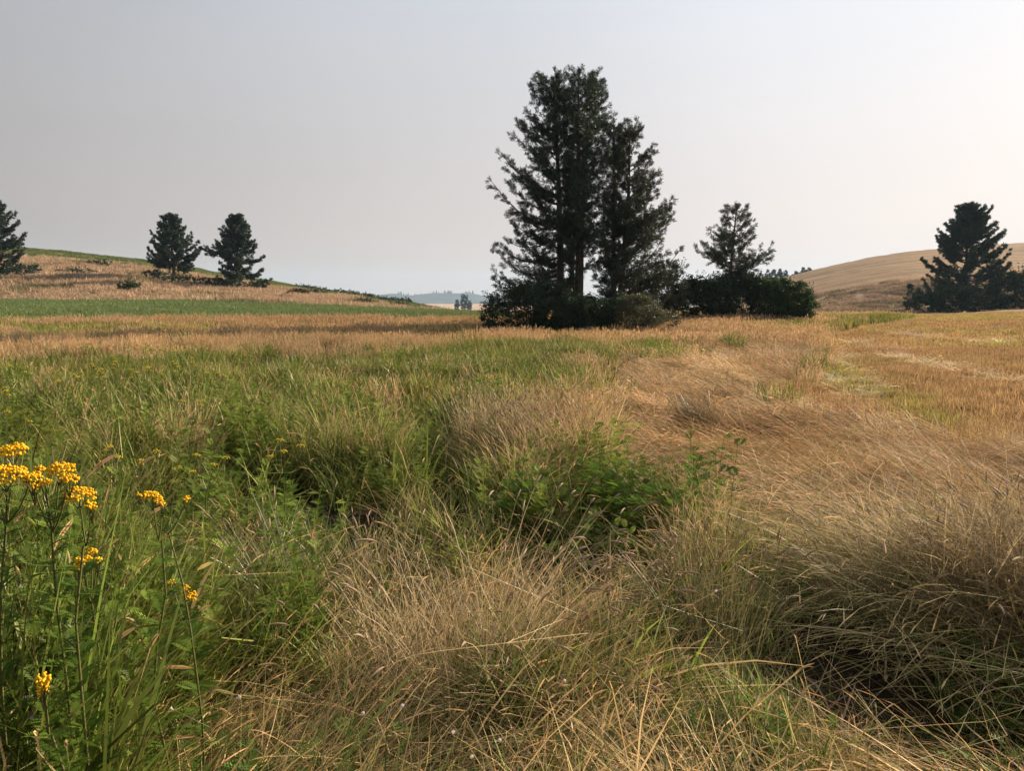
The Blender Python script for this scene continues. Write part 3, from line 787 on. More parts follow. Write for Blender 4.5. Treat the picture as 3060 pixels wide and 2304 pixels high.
# far valley
GPop = "distant poplars"
for k, (px, tp_, w, lab) in enumerate(((1384, 877, 3.2, "left and tallest column of the distant poplars"), (1394, 880, 3.2, "middle column of the distant poplars"), (1404, 897, 2.6, "short right-hand column of the distant poplars"))):
    b = pt(px, 928, 842 + k * 3); H = zz(tp_, 842) - b[2]
    leafy("poplar_tree", px, 842 + k * 3, 928, lab, "poplar", [(0, 0, H * f, w * q, w * q, H * .17) for f, q in ((.12, .75), (.3, 1), (.5, 1), (.68, .9), (.84, .65))], 7000, .45, M_POPLAR, 200 + k, GPop, 10, 2, 4)
leafy("roadside_tree", 1478, 330, 938, "small bluish tree peeping out left of the dark bush", "tree", [(0, 0, 5.5, 2.6, 2.2, 2.6), (-.4, 0, 3.0, 2.2, 2, 2.4), (.5, 0, 7.2, 1.6, 1.6, 1.4)], 4200, .28, M_POPLAR, 210, None, 20, 1.4, 8)

def hay_stack():
    x, y, z = pt(1310, 918, 900)
    root = empty("hay_stack", (x, y, z), "tiny dark oblong stack in the distant pale field", "stack")
    m, nt, out = new_mat("weathered_hay")
    p = nd(nt, "ShaderNodeBsdfPrincipled"); p.inputs["Roughness"].default_value = 1
    nn = nd(nt, "ShaderNodeTexNoise"); nn.inputs["Scale"].default_value = 3
    nt.links.new(mixc(nt, (.06, .05, .04), (.12, .09, .06), nn.outputs[0]), p.inputs["Base Color"]); nt.links.new(p.outputs[0], out.inputs[0])
    def box(cx, cz, w, d, h):
        V = np.array([[sx * w / 2 + cx, sy * d / 2, cz + sz * h] for sz in (0, 1) for sx, sy in ((-1, -1), (1, -1), (1, 1), (-1, 1))])
        Q = np.array([[0, 3, 2, 1], [4, 5, 6, 7], [0, 1, 5, 4], [1, 2, 6, 5], [2, 3, 7, 6], [3, 0, 4, 7]])
        return mesh_np("bale", V, Q)
    for k in range(5):
        for r_ in range(2 if 0 < k < 4 else 1):
            mk("bale", box((k - 2) * 1.05, r_ * 1.05 - .1, 1.0, 1.2, 1.0), m, root)
hay_stack()

# ------------------------------------------------------------------ grass clumps (sources for the scattered meadow)
def blade_paths(rg, n, rad_, h, lean, curve, segs, az=None, azs=9.0, base_r=1.0):
    a = rg.uniform(0, 6.283, n) if az is None else az + rg.normal(0, azs, n)
    r = rad_ * np.sqrt(rg.uniform(0, 1, n)); b = rg.uniform(0, 6.283, n)
    B = np.stack([r * np.cos(b), r * np.sin(b), np.zeros(n) - .03], 1)
    L = rg.uniform(h[0], h[1], n)
    th0 = np.abs(rg.normal(lean[0], lean[1], n)); ka = rg.uniform(curve[0], curve[1], n)
    t = np.linspace(0, 1, segs + 1)
    th = th0[:, None] + ka[:, None] * t[None] ** 1.6
    dx = np.sin(th); dz = np.cos(th)
    st = L[:, None] / segs
    mx = (dx[:, :-1] + dx[:, 1:]) / 2 * st; mz = (dz[:, :-1] + dz[:, 1:]) / 2 * st
    X = np.concatenate([np.zeros((n, 1)), np.cumsum(mx, 1)], 1); Z = np.concatenate([np.zeros((n, 1)), np.cumsum(mz, 1)], 1)
    kink = np.where(rg.uniform(size=n) < .22, rg.normal(0, 1.1, n), 0.)
    a2 = a[:, None] + rg.normal(0, .35, n)[:, None] * t[None] + kink[:, None] * (t[None] > rg.uniform(.35, .7, n)[:, None])
    P = np.stack([B[:, None, 0] + X * np.cos(a2), B[:, None, 1] + X * np.sin(a2), B[:, None, 2] + np.maximum(Z, -.0)], -1)
    P[..., 2] = np.maximum(P[..., 2], np.where(t > .15, .015, -.03)[None])
    tw = a + rg.normal(np.pi / 2, .7, n)
    side = np.stack([np.cos(tw), np.sin(tw), rg.normal(0, .25, n)], 1)
    side = np.repeat(norm(side)[:, None], segs + 1, 1)
    return P, side, t

def grass_clump(name, seed, n, rad_, h, lean, curve, w, segs=4, seed_frac=0., az=None, azs=.5, dry=.5, head=.09, leafy_=0.):
    """dry: chance that a blade takes the second tint"""
    rg = np.random.default_rng(seed)
    g = Geo()
    P, side, t = blade_paths(rg, n, rad_, h, lean, curve, segs, az, azs)
    wb = w * np.clip(rg.lognormal(-.05, .42, n), .45, 2.6)
    prof = np.interp(t, [0, .3, .75, 1], [.8, 1, .7, .12])
    W = wb[:, None] * prof[None]
    b = np.where(rg.uniform(size=n) < dry, rg.uniform(.7, 1, n), rg.uniform(0, .3, n))
    A = np.stack([rg.uniform(0, 1, n), np.full(n, .5), b], 1)
    ns = int(n * seed_frac)
    if ns:
        W[:ns] *= .6; W[:ns, -1] = wb[:ns] * .6
        A[:ns, 2] = 1; A[:ns, 0] = rg.uniform(.4, 1, ns)
    ribbons(g, P, side, W, A)
    if ns:                                            # spindle-shaped seed heads on the stalk ends
        e = P[:ns, -1]; d = norm(P[:ns, -1] - P[:ns, -2]); d = norm(d + np.array([0, 0, -.15]))
        q = np.linspace(0, 1, 4); hl = head * rg.uniform(.6, 1.3, ns)
        HP = e[:, None] + d[:, None] * (q[None, :, None] - .35) * hl[:, None, None]
        HP[..., 2] -= (q ** 2)[None] * hl[:, None] * .12
        HW = np.array([.25, 1, .9, .15])[None] * np.maximum(w * 1.25, .003) * rg.uniform(.7, 1.2, (ns, 1))
        s1 = side[:ns, :4] if segs >= 3 else np.repeat(side[:ns, :1], 4, 1)
        s2 = np.cross(d, s1[:, 0])[:, None].repeat(4, 1)
        HA = np.stack([rg.uniform(.5, 1, ns), np.full(ns, .5), np.full(ns, 1.)], 1)
        ribbons(g, HP, s1, HW, HA); ribbons(g, HP, s2, HW, HA)
    return g.mesh(name)

def fern_leaf(g, rg, P0, d, up, L, pairs, tone, lw=.35, lt=.16):
    """one pinnate leaf: a rachis with pairs of narrow leaflets"""
    d = d / np.linalg.norm(d); side = np.cross(d, up); side /= max(np.linalg.norm(side), 1e-6); nrm = np.cross(side, d)
    t = (np.arange(pairs) + .8) / (pairs + .3)
    droop = -(t ** 2) * L * .22
    c = P0 + d * (t * L)[:, None] + np.array([0, 0, 1.]) * droop[:, None]
    ll = L * lw * np.sin(np.clip(t * .9 + .18, 0, 1) * np.pi) ** .7
    for sg in (-1, 1):
        ld = norm(side * sg + d * .55 + nrm * .12)
        e = c + ld * ll[:, None]
        w = (d * (ll * lt)[:, None])
        mid = c + ld * (ll * .5)[:, None]
        V = np.stack([c, mid - w, e, mid + w], 1).reshape(-1, 3)
        Q = (np.arange(pairs) * 4)[:, None] + np.arange(4)[None]
        g.add(V, Q, None, np.array([np.clip(tone + rg.normal(0, .1), 0, 1), .5, rg.uniform(0, .35)]))
    tip = P0 + d * L + np.array([0, 0, -.22 * L])
    g.add(np.stack([P0 - side * .002, P0 + side * .002, tip + side * .001, tip - side * .001]), np.array([[0, 1, 2, 3]]), None, np.array([tone, .5, .3]))

def forb_clump(name, seed, stems, rad_, h, leaf, pairs, per=9):
    rg = np.random.default_rng(seed)
    g = Geo()
    for i in range(stems):
        H = rg.uniform(*h); a = rg.uniform(0, 6.283); r = rad_ * math.sqrt(rg.uniform())
        b = np.array([r * math.cos(a), r * math.sin(a), -.02]); tilt = rg.normal(0, .16, 2)
        e = b + np.array([tilt[0] * H, tilt[1] * H, H])
        s = np.array([1., 0, 0]) * .003
        g.add(np.stack([b - s, b + s, e + s * .5, e - s * .5]), np.array([[0, 1, 2, 3]]), None, np.array([.3, .5, .5]))
        for k in range(per):
            f = .22 + .78 * (k + rg.uniform(0, .6)) / per
            ph = a + k * 2.4 + rg.normal(0, .3)
            el = rg.uniform(.05, .75) + .5 * max(0, f - .7)
            d = np.array([math.cos(ph) * math.cos(el), math.sin(ph) * math.cos(el), math.sin(el)])
            fern_leaf(g, rg, b + (e - b) * min(f, 1), d, np.array([0, 0, 1.]), leaf * rg.uniform(.65, 1.25) * (1.15 - .4 * f), pairs, rg.uniform(.2, .9))
    return g.mesh(name)

def source(kind, meshes, mat):
    c = bpy.data.collections.new(kind + "_source")
    for i, me in enumerate(meshes):
        me.materials.append(mat)
        o = bpy.data.objects.new("%s_clump_%02d" % (kind, i), me)
        c.objects.link(o)
    return c

SRC = {}
# close by (finest)
SRC["dry_a"] = source("dry_a", [grass_clump("c", 300 + i, 138, 0.19, (.55, 1.0), (.12, .12), (.1, .9), .0022, 5, .33, None, .5, .66, .085) for i in range(5)], M_GRASS)
SRC["green_a"] = source("green_a", [grass_clump("c", 310 + i, 132, 0.18, (.35, .8), (.18, .15), (.3, 1.5), .0042, 5, .04, None, .5, .06, .08) for i in range(5)], M_GRASS)
SRC["lodged_a"] = source("lodged_a", [grass_clump("c", 320 + i, 156, 0.28, (.6, 1.15), (1.0, .22), (.3, .8), .0022, 6, .3, 0., .48, .72, .085) for i in range(6)], M_GRASS)
SRC["thatch_a"] = source("thatch_a", [grass_clump("c", 330 + i, 180, 0.35, (.25, .75), (1.2, .25), (.1, .6), .0024, 4, .07, 0., .55, .68, .06) for i in range(6)], M_GRASS)
SRC["forb_a"] = source("forb_a", [forb_clump("c", 340 + i, 15, 0.21, (.4, .8), .088, 9, 20) for i in range(4)], M_FORB)
SRC["low_a"] = source("low_a", [forb_clump("c", 345 + i, 18, 0.25, (.12, .3), .07, 5, 7) for i in range(4)], M_FORB)
SRC["litter_a"] = source("litter_a", [grass_clump("c", 347 + i, 34, .33, (.14, .42), (1.0, .4), (-.2, 1.3), .0048, 4, 0, None, .5, .3) for i in range(4)], M_GRASS)
# middle distance
SRC["dry_b"] = source("dry_b", [grass_clump("c", 350 + i, 132, 0.35, (.4, .85), (.10, .10), (.05, .7), .0052, 3, .5, None, .5, .75, .12) for i in range(5)], M_GRASS)
SRC["green_b"] = source("green_b", [grass_clump("c", 360 + i, 132, 0.35, (.35, .75), (.18, .15), (.2, 1.2), .009, 3, .03, None, .5, .06, .1) for i in range(5)], M_GRASS)
SRC["lodged_b"] = source("lodged_b", [grass_clump("c", 370 + i, 150, 0.44, (.6, 1.2), (1.1, .22), (.3, .7), .006, 4, .35, 0., .3, .8, .1) for i in range(5)], M_GRASS)
SRC["forb_b"] = source("forb_b", [forb_clump("c", 380 + i, 18, 0.35, (.4, .8), .11, 6, 15) for i in range(4)], M_FORB)
SRC["stub_b"] = source("stub_b", [grass_clump("c", 385 + i, 180, 0.39, (.08, .24), (.22, .2), (.0, .5), .0055, 2, 0, None, .5, .4) for i in range(5)], M_GRASS)
# far
SRC["dry_c"] = source("dry_c", [grass_clump("c", 390 + i, 180, 1.05, (.35, .75), (.10, .10), (.05, .5), .016, 2, .4, None, .5, .75, .2) for i in range(4)], M_GRASS_FAR)
SRC["green_c"] = source("green_c", [grass_clump("c", 395 + i, 180, 1.05, (.35, .7), (.16, .12), (.1, .8), .024, 2, 0, None, .5, .15) for i in range(4)], M_GRASS_FAR)
SRC["stub_c"] = source("stub_c", [grass_clump("c", 400 + i, 180, 1.05, (.1, .22), (.2, .2), (.0, .4), .018, 2, 0, None, .5, .4) for i in range(4)], M_GRASS_FAR)
SRC["hill_d"] = source("hill_d", [grass_clump("c", 405 + i, 138, 1.93, (.35, .95), (.3, .25), (.2, 1.0), .05, 2, 0, None, .5, .5) for i in range(4)], M_GRASS_FAR)

def scatter_group():
    gt = bpy.data.node_groups.new("scatter", 'GeometryNodeTree')
    gt.interface.new_socket("Geometry", in_out='INPUT', socket_type='NodeSocketGeometry')
    gt.interface.new_socket("Collection", in_out='INPUT', socket_type='NodeSocketCollection')
    gt.interface.new_socket("Geometry", in_out='OUTPUT', socket_type='NodeSocketGeometry')
    gi = gt.nodes.new("NodeGroupInput"); go = gt.nodes.new("NodeGroupOutput")
    ci = gt.nodes.new("GeometryNodeCollectionInfo")
    ci.inputs["Separate Children"].default_value = True; ci.inputs["Reset Children"].default_value = True
    ip = gt.nodes.new("GeometryNodeInstanceOnPoints"); ip.inputs["Pick Instance"].default_value = True
    def na(name, t):
        n = gt.nodes.new("GeometryNodeInputNamedAttribute"); n.data_type = t; n.inputs["Name"].default_value = name
        return n.outputs[0]
    gt.links.new(gi.outputs[0], ip.inputs["Points"]); gt.links.new(gi.outputs[1], ci.inputs["Collection"])
    gt.links.new(ci.outputs[0], ip.inputs["Instance"])
    gt.links.new(na("idx", 'INT'), ip.inputs["Instance Index"])
    gt.links.new(na("rot", 'FLOAT_VECTOR'), ip.inputs["Rotation"])
    gt.links.new(na("scl", 'FLOAT_VECTOR'), ip.inputs["Scale"])
    gt.links.new(ip.outputs[0], go.inputs[0])
    return gt
SG = scatter_group()
SG_COLL = [i for i in SG.interface.items_tree if i.name == "Collection"][0].identifier

def scatter(name, label, cat, src, x, y, rotz, scl, tint, tint2, tilt=.06):
    n = len(x)
    if n == 0: return
    z = terrain(x, y)
    me = bpy.data.meshes.new(name)
    me.vertices.add(n)
    me.vertices.foreach_set("co", np.stack([x, y, z], 1).astype(np.float32).ravel())
    def at(nm, t, key, v):
        a = me.attributes.new(nm, t, 'POINT'); a.data.foreach_set(key, np.ascontiguousarray(v).ravel())
    at("idx", 'INT', "value", R.integers(0, 6000, n).astype(np.int32))
    e = .4
    gx = (terrain(x + e, y) - terrain(x - e, y)) / (2 * e); gy = (terrain(x, y + e) - terrain(x, y - e)) / (2 * e)
    c_, s_ = np.cos(rotz), np.sin(rotz)                      # lean each clump with the slope of the ground
    lx, ly = -(gx * c_ + gy * s_), -(-gx * s_ + gy * c_)
    at("rot", 'FLOAT_VECTOR', "vector", np.stack([-np.arctan(ly) + R.normal(0, tilt, n), np.arctan(lx) + R.normal(0, tilt, n), rotz], 1).astype(np.float32))
    at("scl", 'FLOAT_VECTOR', "vector", np.asarray(scl, np.float32))
    one = np.ones((n, 1))
    at("tint", 'FLOAT_COLOR', "color", np.concatenate([tint, one], 1).astype(np.float32))
    at("tint2", 'FLOAT_COLOR', "color", np.concatenate([tint2, one], 1).astype(np.float32))
    o = mk(name, me)
    md = o.modifiers.new("scatter", 'NODES'); md.node_group = SG
    md[SG_COLL] = SRC[src]
    tag(o, label, cat, None, "stuff")
    return o

def wedge(y0, y1, dens, m0=-420, m1=3480):
    """random points over the ground between two depths"""
    a, b = (m0 - CX) / F, (m1 - CX) / F
    area = (b - a) * (y1 * y1 - y0 * y0) / 2
    n = int(area * dens)
    y = np.sqrt(R.uniform(y0 * y0, y1 * y1, n)); x = y * R.uniform(a, b, n)
    return x, y

def scl3(n, s, h, j=.2):
    w = s * R.uniform(1 - j, 1 + j, n); return np.stack([w, w, w * h], 1) if np.ndim(h) == 0 else np.stack([w, w, w * h], 1)

def jit(c, n, j=.15):
    return np.asarray(c) * (1 + R.normal(0, j, (n, 1))) * (1 + R.normal(0, j * .35, (n, 3)))

# ------------------------------------------------------------------ what grows where
def zones(x, y, hp=.35):
    """weights of each kind of growth at ground points"""
    z = terrain(x, y)
    px, py = proj(x, y, z + hp)
    n1 = fbm(x * .45, y * .45, 61, 3); n2 = fbm(x * 1.3, y * 1.3, 71, 3); n3 = fbm(x * .14, y * .22, 81, 3)
    px = px + (n1 - .5) * 160; py = py + (n2 - .5) * np.clip((py - 950) * .25, 6, 90)
    o = {}
    # stubble field at the right
    stub_l = np.interp(py, [925, 940, 985, 1015, 1090, 1150, 1200, 1260, 1340, 1400], [2950, 2880, 2520, 2440, 2470, 2330, 2370, 2560, 3060, 3500])
    o["stub"] = sstep(-30, 30, px - stub_l) * sstep(1420, 1380, py)
    # flattened grass
    lod_l = np.interp(py, [990, 1040, 1080, 1150, 1250, 1400, 1480, 1560, 1750, 1900], [2480, 2150, 1880, 1790, 1740, 1830, 2140, 2160, 2170, 2330])
    o["lodged"] = sstep(-60, 60, px - lod_l) * (1 - o["stub"]) * sstep(985, 1010, py) * sstep(2150, 1850, py)
    # foreground thatch
    front = np.interp(px, [-900, 0, 350, 700, 1000, 1500, 2100, 2500, 3060, 4000], [1960, 1940, 1740, 1740, 1880, 1900, 1860, 1960, 2060, 2060])
    o["thatch"] = sstep(-50, 60, py - front) * (1 - o["lodged"])
    return px, py, n1, n2, n3, o

HOLES = ((1730, 1700, 190, 120, 1.), (1330, 1385, 130, 55, .95), (2165, 1440, 60, 70, 1.), (1010, 1780, 90, 110, .9), (2850, 2090, 330, 240, 1.), (2700, 1950, 170, 110, .9), (700, 1600, 130, 80, .95), (930, 1420, 90, 50, .6),
         (2300, 1600, 110, 45, .9), (300, 1560, 90, 60, .5), (1950, 1900, 120, 60, .7), (2600, 1880, 160, 70, .9), (1130, 2180, 90, 60, .7), (640, 2080, 110, 50, .6), (900, 1960, 60, 80, .7))
def hollow(px, py):
    return np.clip(sum(a_ * np.exp(-((px - qx) / sx) ** 2 - ((py - qy) / sy) ** 2) for qx, qy, sx, sy, a_ in HOLES), 0, .94)

def mixt(a, b, f):
    return a[None] * (1 - f[:, None]) + b[None] * f[:, None]

def plant_near():
    for band, (y0, y1, dd) in (("a", (1.35, 9.0, 1.0)), ("b", (9.0, 34.0, .23))):
        # ---- flattened / thatch
        x, y = wedge(y0, y1, 20 if band == "a" else 4.7)
        px, py, n1, n2, n3, o = zones(x, y, .2)
        u = R.uniform(size=len(x))
        hol = hollow(px, py) if band == 'a' else 0.
        k = u < o["lodged"] * np.clip(.45 + n2 * 1.0, 0, 1) * (1 - hol)
        flow = rad(150) + (fbm(x * .33, y * .33, 91, 3) - .5) * 4.2
        flow = np.where((px > 2350) & (py > 1480), rad(140) + (n1 - .5) * 1.6, flow)
        n = k.sum(); xs, ys = x[k], y[k]
        pale = sstep(.42, .66, fbm(xs * .9, ys * .9, 151, 3))
        t1 = mixt(np.array([.41, .24, .125]), np.array([.64, .465, .285]), pale) * (.8 + .4 * n3[k, None]); gr = sstep(1500, 1900, py[k])
        t1 = t1 * (1 - .45 * gr[:, None]) + GRN_Y * .55 * gr[:, None]
        scatter("lodged_grass", "dry straw-coloured grass flattened in swirls beside the stubble" if band == "a" else "flattened tan grass in the middle distance left of the stubble", "grass", "lodged_" + band, xs, ys, flow[k] + R.normal(0, .42, n),
                scl3(n, 1.0, .3 + .8 * n2[k]), jit(GRN_Y * .8, n), t1 * (1 + R.normal(0, .12, (n, 1))), .1)
        if band == "a":
            k = u < o["thatch"] * np.clip(.1 + n2 * 1.1, 0, 1) * (1 - hol)
            n = k.sum()
            fl = np.interp(px[k], [-500, 900, 1350, 1700, 2600, 3400], [rad(42), rad(50), rad(70), rad(60), rad(125), rad(135)]) + (n1[k] - .5) * 2.0
            t1 = mixt(STRAW, STRAW * np.array([1, .95, .8]), n1[k]) * (.75 + .5 * n3[k, None]) * np.where(R.uniform(size=n) < .35, 1.3, .9)[:, None]
            scatter("thatch", "matted dry stems lying over the ground in the near foreground", "grass", "thatch_a", x[k], y[k], fl + R.normal(0, .3, n), scl3(n, 1.0, .7 + .7 * n2[k]), jit(GRN, n), t1, .12)
            # long lodged stalks in the left foreground streaks
            k = (R.uniform(size=len(x)) < .30 * (1 - hol)) & (o["thatch"] > .3) | ((R.uniform(size=len(x)) < .5) & (py > 1690) & (px > 150) & (px < 760) & (py < 1950))
            n = k.sum()
            fl = np.interp(px[k], [-500, 900, 1350, 1700, 2600, 3400], [rad(38), rad(46), rad(70), rad(60), rad(130), rad(140)]) + (n1[k] - .5) * 1.2
            scatter("fallen_stalks", "long pale stalks with seed heads leaning over the foreground thatch", "grass", "lodged_a", x[k], y[k], fl, scl3(n, .85, .6), jit(GRN_Y, n), jit(STRAW * 1.1, n), .1)
            # low leaves between the dead stems
            k = (R.uniform(size=len(x)) < .34 * (1 - .6 * hol)) & (py > 1500)
            n = k.sum()
            scatter("low_weeds", "small green leaves growing through the foreground thatch", "weeds", "low_a", x[k], y[k], R.uniform(0, 6.28, n), scl3(n, 1.0, 1.0), jit(GRN_D * 1.25, n, .25), jit(GRN, n), .2)
        # ---- stubble
        x, y = wedge(y0 if band == "b" else 6, y1, 8)
        px, py, n1, n2, n3, o = zones(x, y, .1)
        k = R.uniform(size=len(x)) < o["stub"]
        n = k.sum(); yel = np.clip(.8 * sstep(.55, .75, n3[k]) * .6 + np.exp(-((py[k] - np.interp(px[k], [2400, 2500, 2980, 3300], [1060, 1105, 1350, 1500])) / 38) ** 2), 0, 1)
        scatter("stubble", "short orange-brown stubble on the mown ground at the right" + ("" if band == "a" else ", nearer half of the field"), "stubble", "stub_b", x[k], y[k], R.uniform(0, 6.28, n), scl3(n, 1.0, .8 + .7 * n1[k]),
                mixt(STRAW_O, GRN_Y * 1.3, yel) * (1 + R.normal(0, .15, (n, 1))), jit(STRAW_O * np.array([.8, .75, .8]), n))
        # ---- standing growth
        x, y = wedge(y0, y1, 32 if band == "a" else 5.7)
        px, py, n1, n2, n3, o = zones(x, y, .4)
        stand = 1 - np.maximum(o["lodged"], np.maximum(o["stub"], o["thatch"] * .93))
        # share of dry grass: high beyond the tansies, round the tall tan stand and near the front
        gz_right = np.interp(py, [985, 1060, 1150, 1300, 1400, 1560, 1800, 1950], [1550, 1850, 1800, 1600, 1540, 1330, 1120, 760])
        top = np.interp(px, [-900, 0, 450, 900, 1300, 1500, 1900, 2400], [1072, 1072, 1066, 1055, 1040, 1000, 1000, 1000])
        dry = np.maximum(sstep(20, -20, py - top), sstep(-110, 110, px - gz_right))
        dry = np.clip(dry + (n1 - .5) * 1.3 * (dry > .05), 0.03, .93)
        gm = sstep(1150, 1080, py) * sstep(1350, 1500, px) * sstep(2500, 2200, px)                # greenish mix before the bushes
        dry = dry * (1 - .5 * gm)
        leafp = np.exp(-((px - 1800) / 330) ** 2 - ((py - 1440) / 75) ** 2)                        # leafy patch in the middle
        dry = dry * (1 - leafp) * np.where((py > 1480) & (band == 'a'), .8, 1)
        hole = hollow(px, py)
        n2n = np.clip((fbm(x * 1.5, y * 1.5, 171, 2) - .5) * 2.2 + .5, 0, 1)
        gap = (.12 + .88 * sstep(.34, .55, n2n)) * (1 - np.clip(hole, 0, .93)) if band == "a" else .35 + .65 * sstep(.25, .5, n2n)
        tuft = .62 + .62 * n2n
        if band == 'a':
            tuft = tuft * np.where(px > 850, np.interp(y, [2, 4.6, 6.0, 8.5], [.42, .55, .85, 1.0]), np.interp(y, [2, 4.5, 7], [.6, .85, 1.0]))
        gap = gap * np.where(py > 1480, .72, 1.0)
        u = R.uniform(size=len(x)); v = R.uniform(size=len(x))
        live = (v < stand * gap)
        kd = live & (u < dry * .9)
        n = kd.sum()
        c = mixt(STRAW, STRAW_P, n1[kd]) * (.7 + .55 * n3[kd, None]) * (1 + R.normal(0, .13, (n, 1)))
        tall = 1.0
        hgt = (.70 + .35 * n1[kd]) * tuft[kd] * np.where((px[kd] > 1850) & (y[kd] > 12), .7, 1)
        scatter("dry_grass", "upright tan grass with seed heads near the camera" if band == "a" else "band of tall tan seeding grass across the middle of the meadow", "grass", "dry_" + band, x[kd], y[kd], R.uniform(0, 6.28, n),
                scl3(n, 1.0, hgt), jit(GRN_Y, n), c)
        forbp = np.clip(.10 + .55 * sstep(.45, .62, fbm(x * .3, y * .3, 101, 3)) * (px < 1350) + .9 * leafp, 0, .95)
        w = R.uniform(size=len(x))
        kg = live & (u >= dry * .9) & (w >= forbp)
        n = kg.sum()
        c = mixt(GRN, GRN_Y, .8 * sstep(.5, .85, n3[kg])) * (1 + R.normal(0, .18, (n, 1)))
        scatter("green_grass", "lush green grass in the foreground left and centre" if band == "a" else "green grass patches farther out among the weeds", "grass", "green_" + band, x[kg], y[kg], R.uniform(0, 6.28, n),
                scl3(n, 1.0, (.75 + .5 * n1[kg]) * tuft[kg]), c, jit(STRAW * .8, n))
        kf = live & (u >= dry * .9) & (w < forbp) & (R.uniform(size=len(x)) < .55)
        n = kf.sum()
        c = mixt(GRN_D * 1.2, GRN * 1.1, R.uniform(size=n)) * (1 + R.normal(0, .18, (n, 1)))
        scatter("weed_foliage", "ferny green weed foliage in the near meadow" if band == "a" else "ferny green weed foliage farther back in the meadow", "weeds", "forb_" + band, x[kf], y[kf], R.uniform(0, 6.28, n), scl3(n, 1.0, tuft[kf] * (.8 + .4 * n1[kf]) * np.where((px[kf] < 450) & (y[kf] < 4.5) & (y[kf] > 1.7), 1.3, 1)), c, jit(GRN_Y, n))

def plant_far():
    # 34 - 110 m: seeding grass band, green crop strip, stubble
    x, y = wedge(34, 112, 1.13, -250, 3310)
    z = terrain(x, y); px, py = proj(x, y, z)
    n1 = fbm(x * .25, y * .25, 111, 3); n3 = fbm(x * .08, y * .16, 121, 3)
    stub_l = np.interp(py, [925, 940, 985, 1015], [2950, 2800, 2500, 2440])
    st = px > stub_l
    st |= (px > 2420) & (y > 85)
    crop = (px < 1560) & (py < lin(L_CROP, px) + (n1 - .5) * 8) & ~st
    ok = ~((y > 60) & (px > 1480) & (px < 2400) & (R.uniform(size=len(x)) < .7))
    g = sstep(.40, .58, n3) * .85
    g = np.where((px > 1480) & (px < 2400) & (y < 43), g * .35, g)
    gk = R.uniform(size=len(x)) < g
    k = ~st & ~crop & ~gk & ok; n = k.sum()
    scatter("dry_grass", "far band of tall pinkish tan grass before the crop strip and the bushes", "grass", "dry_c", x[k], y[k], R.uniform(0, 6.28, n), scl3(n, 1.0, .85 + .3 * n1[k]),
            jit(GRN_Y, n), mixt(STRAW, STRAW_P, n1[k]) * (.8 + .4 * n3[k, None]) * (1 + R.normal(0, .1, (n, 1))))
    k = ~st & ~crop & gk & ok; n = k.sum()
    scatter("green_grass", "green grass patches within the far tan band", "grass", "green_c", x[k], y[k], R.uniform(0, 6.28, n), scl3(n, 1.0, 1.0), jit(mixt(GRN, GRN_Y, n1[k]), n), jit(STRAW * .8, n))
    k = crop & ok; n = k.sum()
    scatter("crop_grass", "even bluish green crop strip below the dry hillside", "crop", "green_c", x[k], y[k], R.uniform(0, 6.28, n), scl3(n, 1.05, .85), jit(CROP, n, .1) * (.75 + .5 * n3[k, None]), jit(CROP * 1.15, n, .1))
    k = st & (R.uniform(size=len(x)) < .9); n = k.sum()
    scatter("stubble", "short golden stubble of the far half of the mown field", "stubble", "stub_c", x[k], y[k], R.uniform(0, 6.28, n), scl3(n, 1.0, 1.0), jit(mixt(STRAW_O, GRN_Y * 1.4, sstep(.5, .8, n3[k])), n), jit(STRAW_O * .85, n))
    # the hillsides
    x, y = wedge(95, 265, .22, -200, 3260)
    z = terrain(x, y); px, py = proj(x, y, z)
    n1 = fbm(x * .12, y * .12, 131, 4); n2 = fbm(x * .4, y * .4, 141, 3)
    hill = (px < 1300) & (py < lin(L_HILLBASE, px) + 1)
    up = py < lin(L_HILLTOP, px)
    k = hill & ~up; n = k.sum()
    shade = sstep(.58, .7, n1[k])
    c = mixt(np.array([.40, .29, .195]), np.array([.17, .15, .075]), shade) * (.8 + .4 * n2[k, None])
    scatter("hillside_grass", "rough reddish dry grass on the left hillside", "grass", "hill_d", x[k], y[k], R.uniform(0, 6.28, n), scl3(n, 1.0, .8 + .5 * n2[k]), c, c * np.array([1.1, 1.05, .95]))
    k = hill & up & (R.uniform(size=len(x)) < .8); n = k.sum()
    c = jit(np.array([.13, .155, .05]), n, .12)
    scatter("hilltop_crop", "smooth yellow-green field on top of the left hill", "crop", "hill_d", x[k], y[k], R.uniform(0, 6.28, n), scl3(n, .9, .45), c, c * 1.1)
    bank = (px > 2380) & (py > lin(L_BANKTOP, px)) & (py < lin(L_BANKBASE, px) + 1)
    k = bank; n = k.sum(); shade = sstep(.45, .62, n1[k])
    c = mixt(np.array([.32, .23, .155]), np.array([.19, .15, .09]), shade) * (.8 + .4 * n2[k, None])
    scatter("bank_grass", "tangled unmown grass on the bank below the stubble hill", "grass", "hill_d", x[k], y[k], R.uniform(0, 6.28, n), scl3(n, .9, .8), c, c * 1.1)
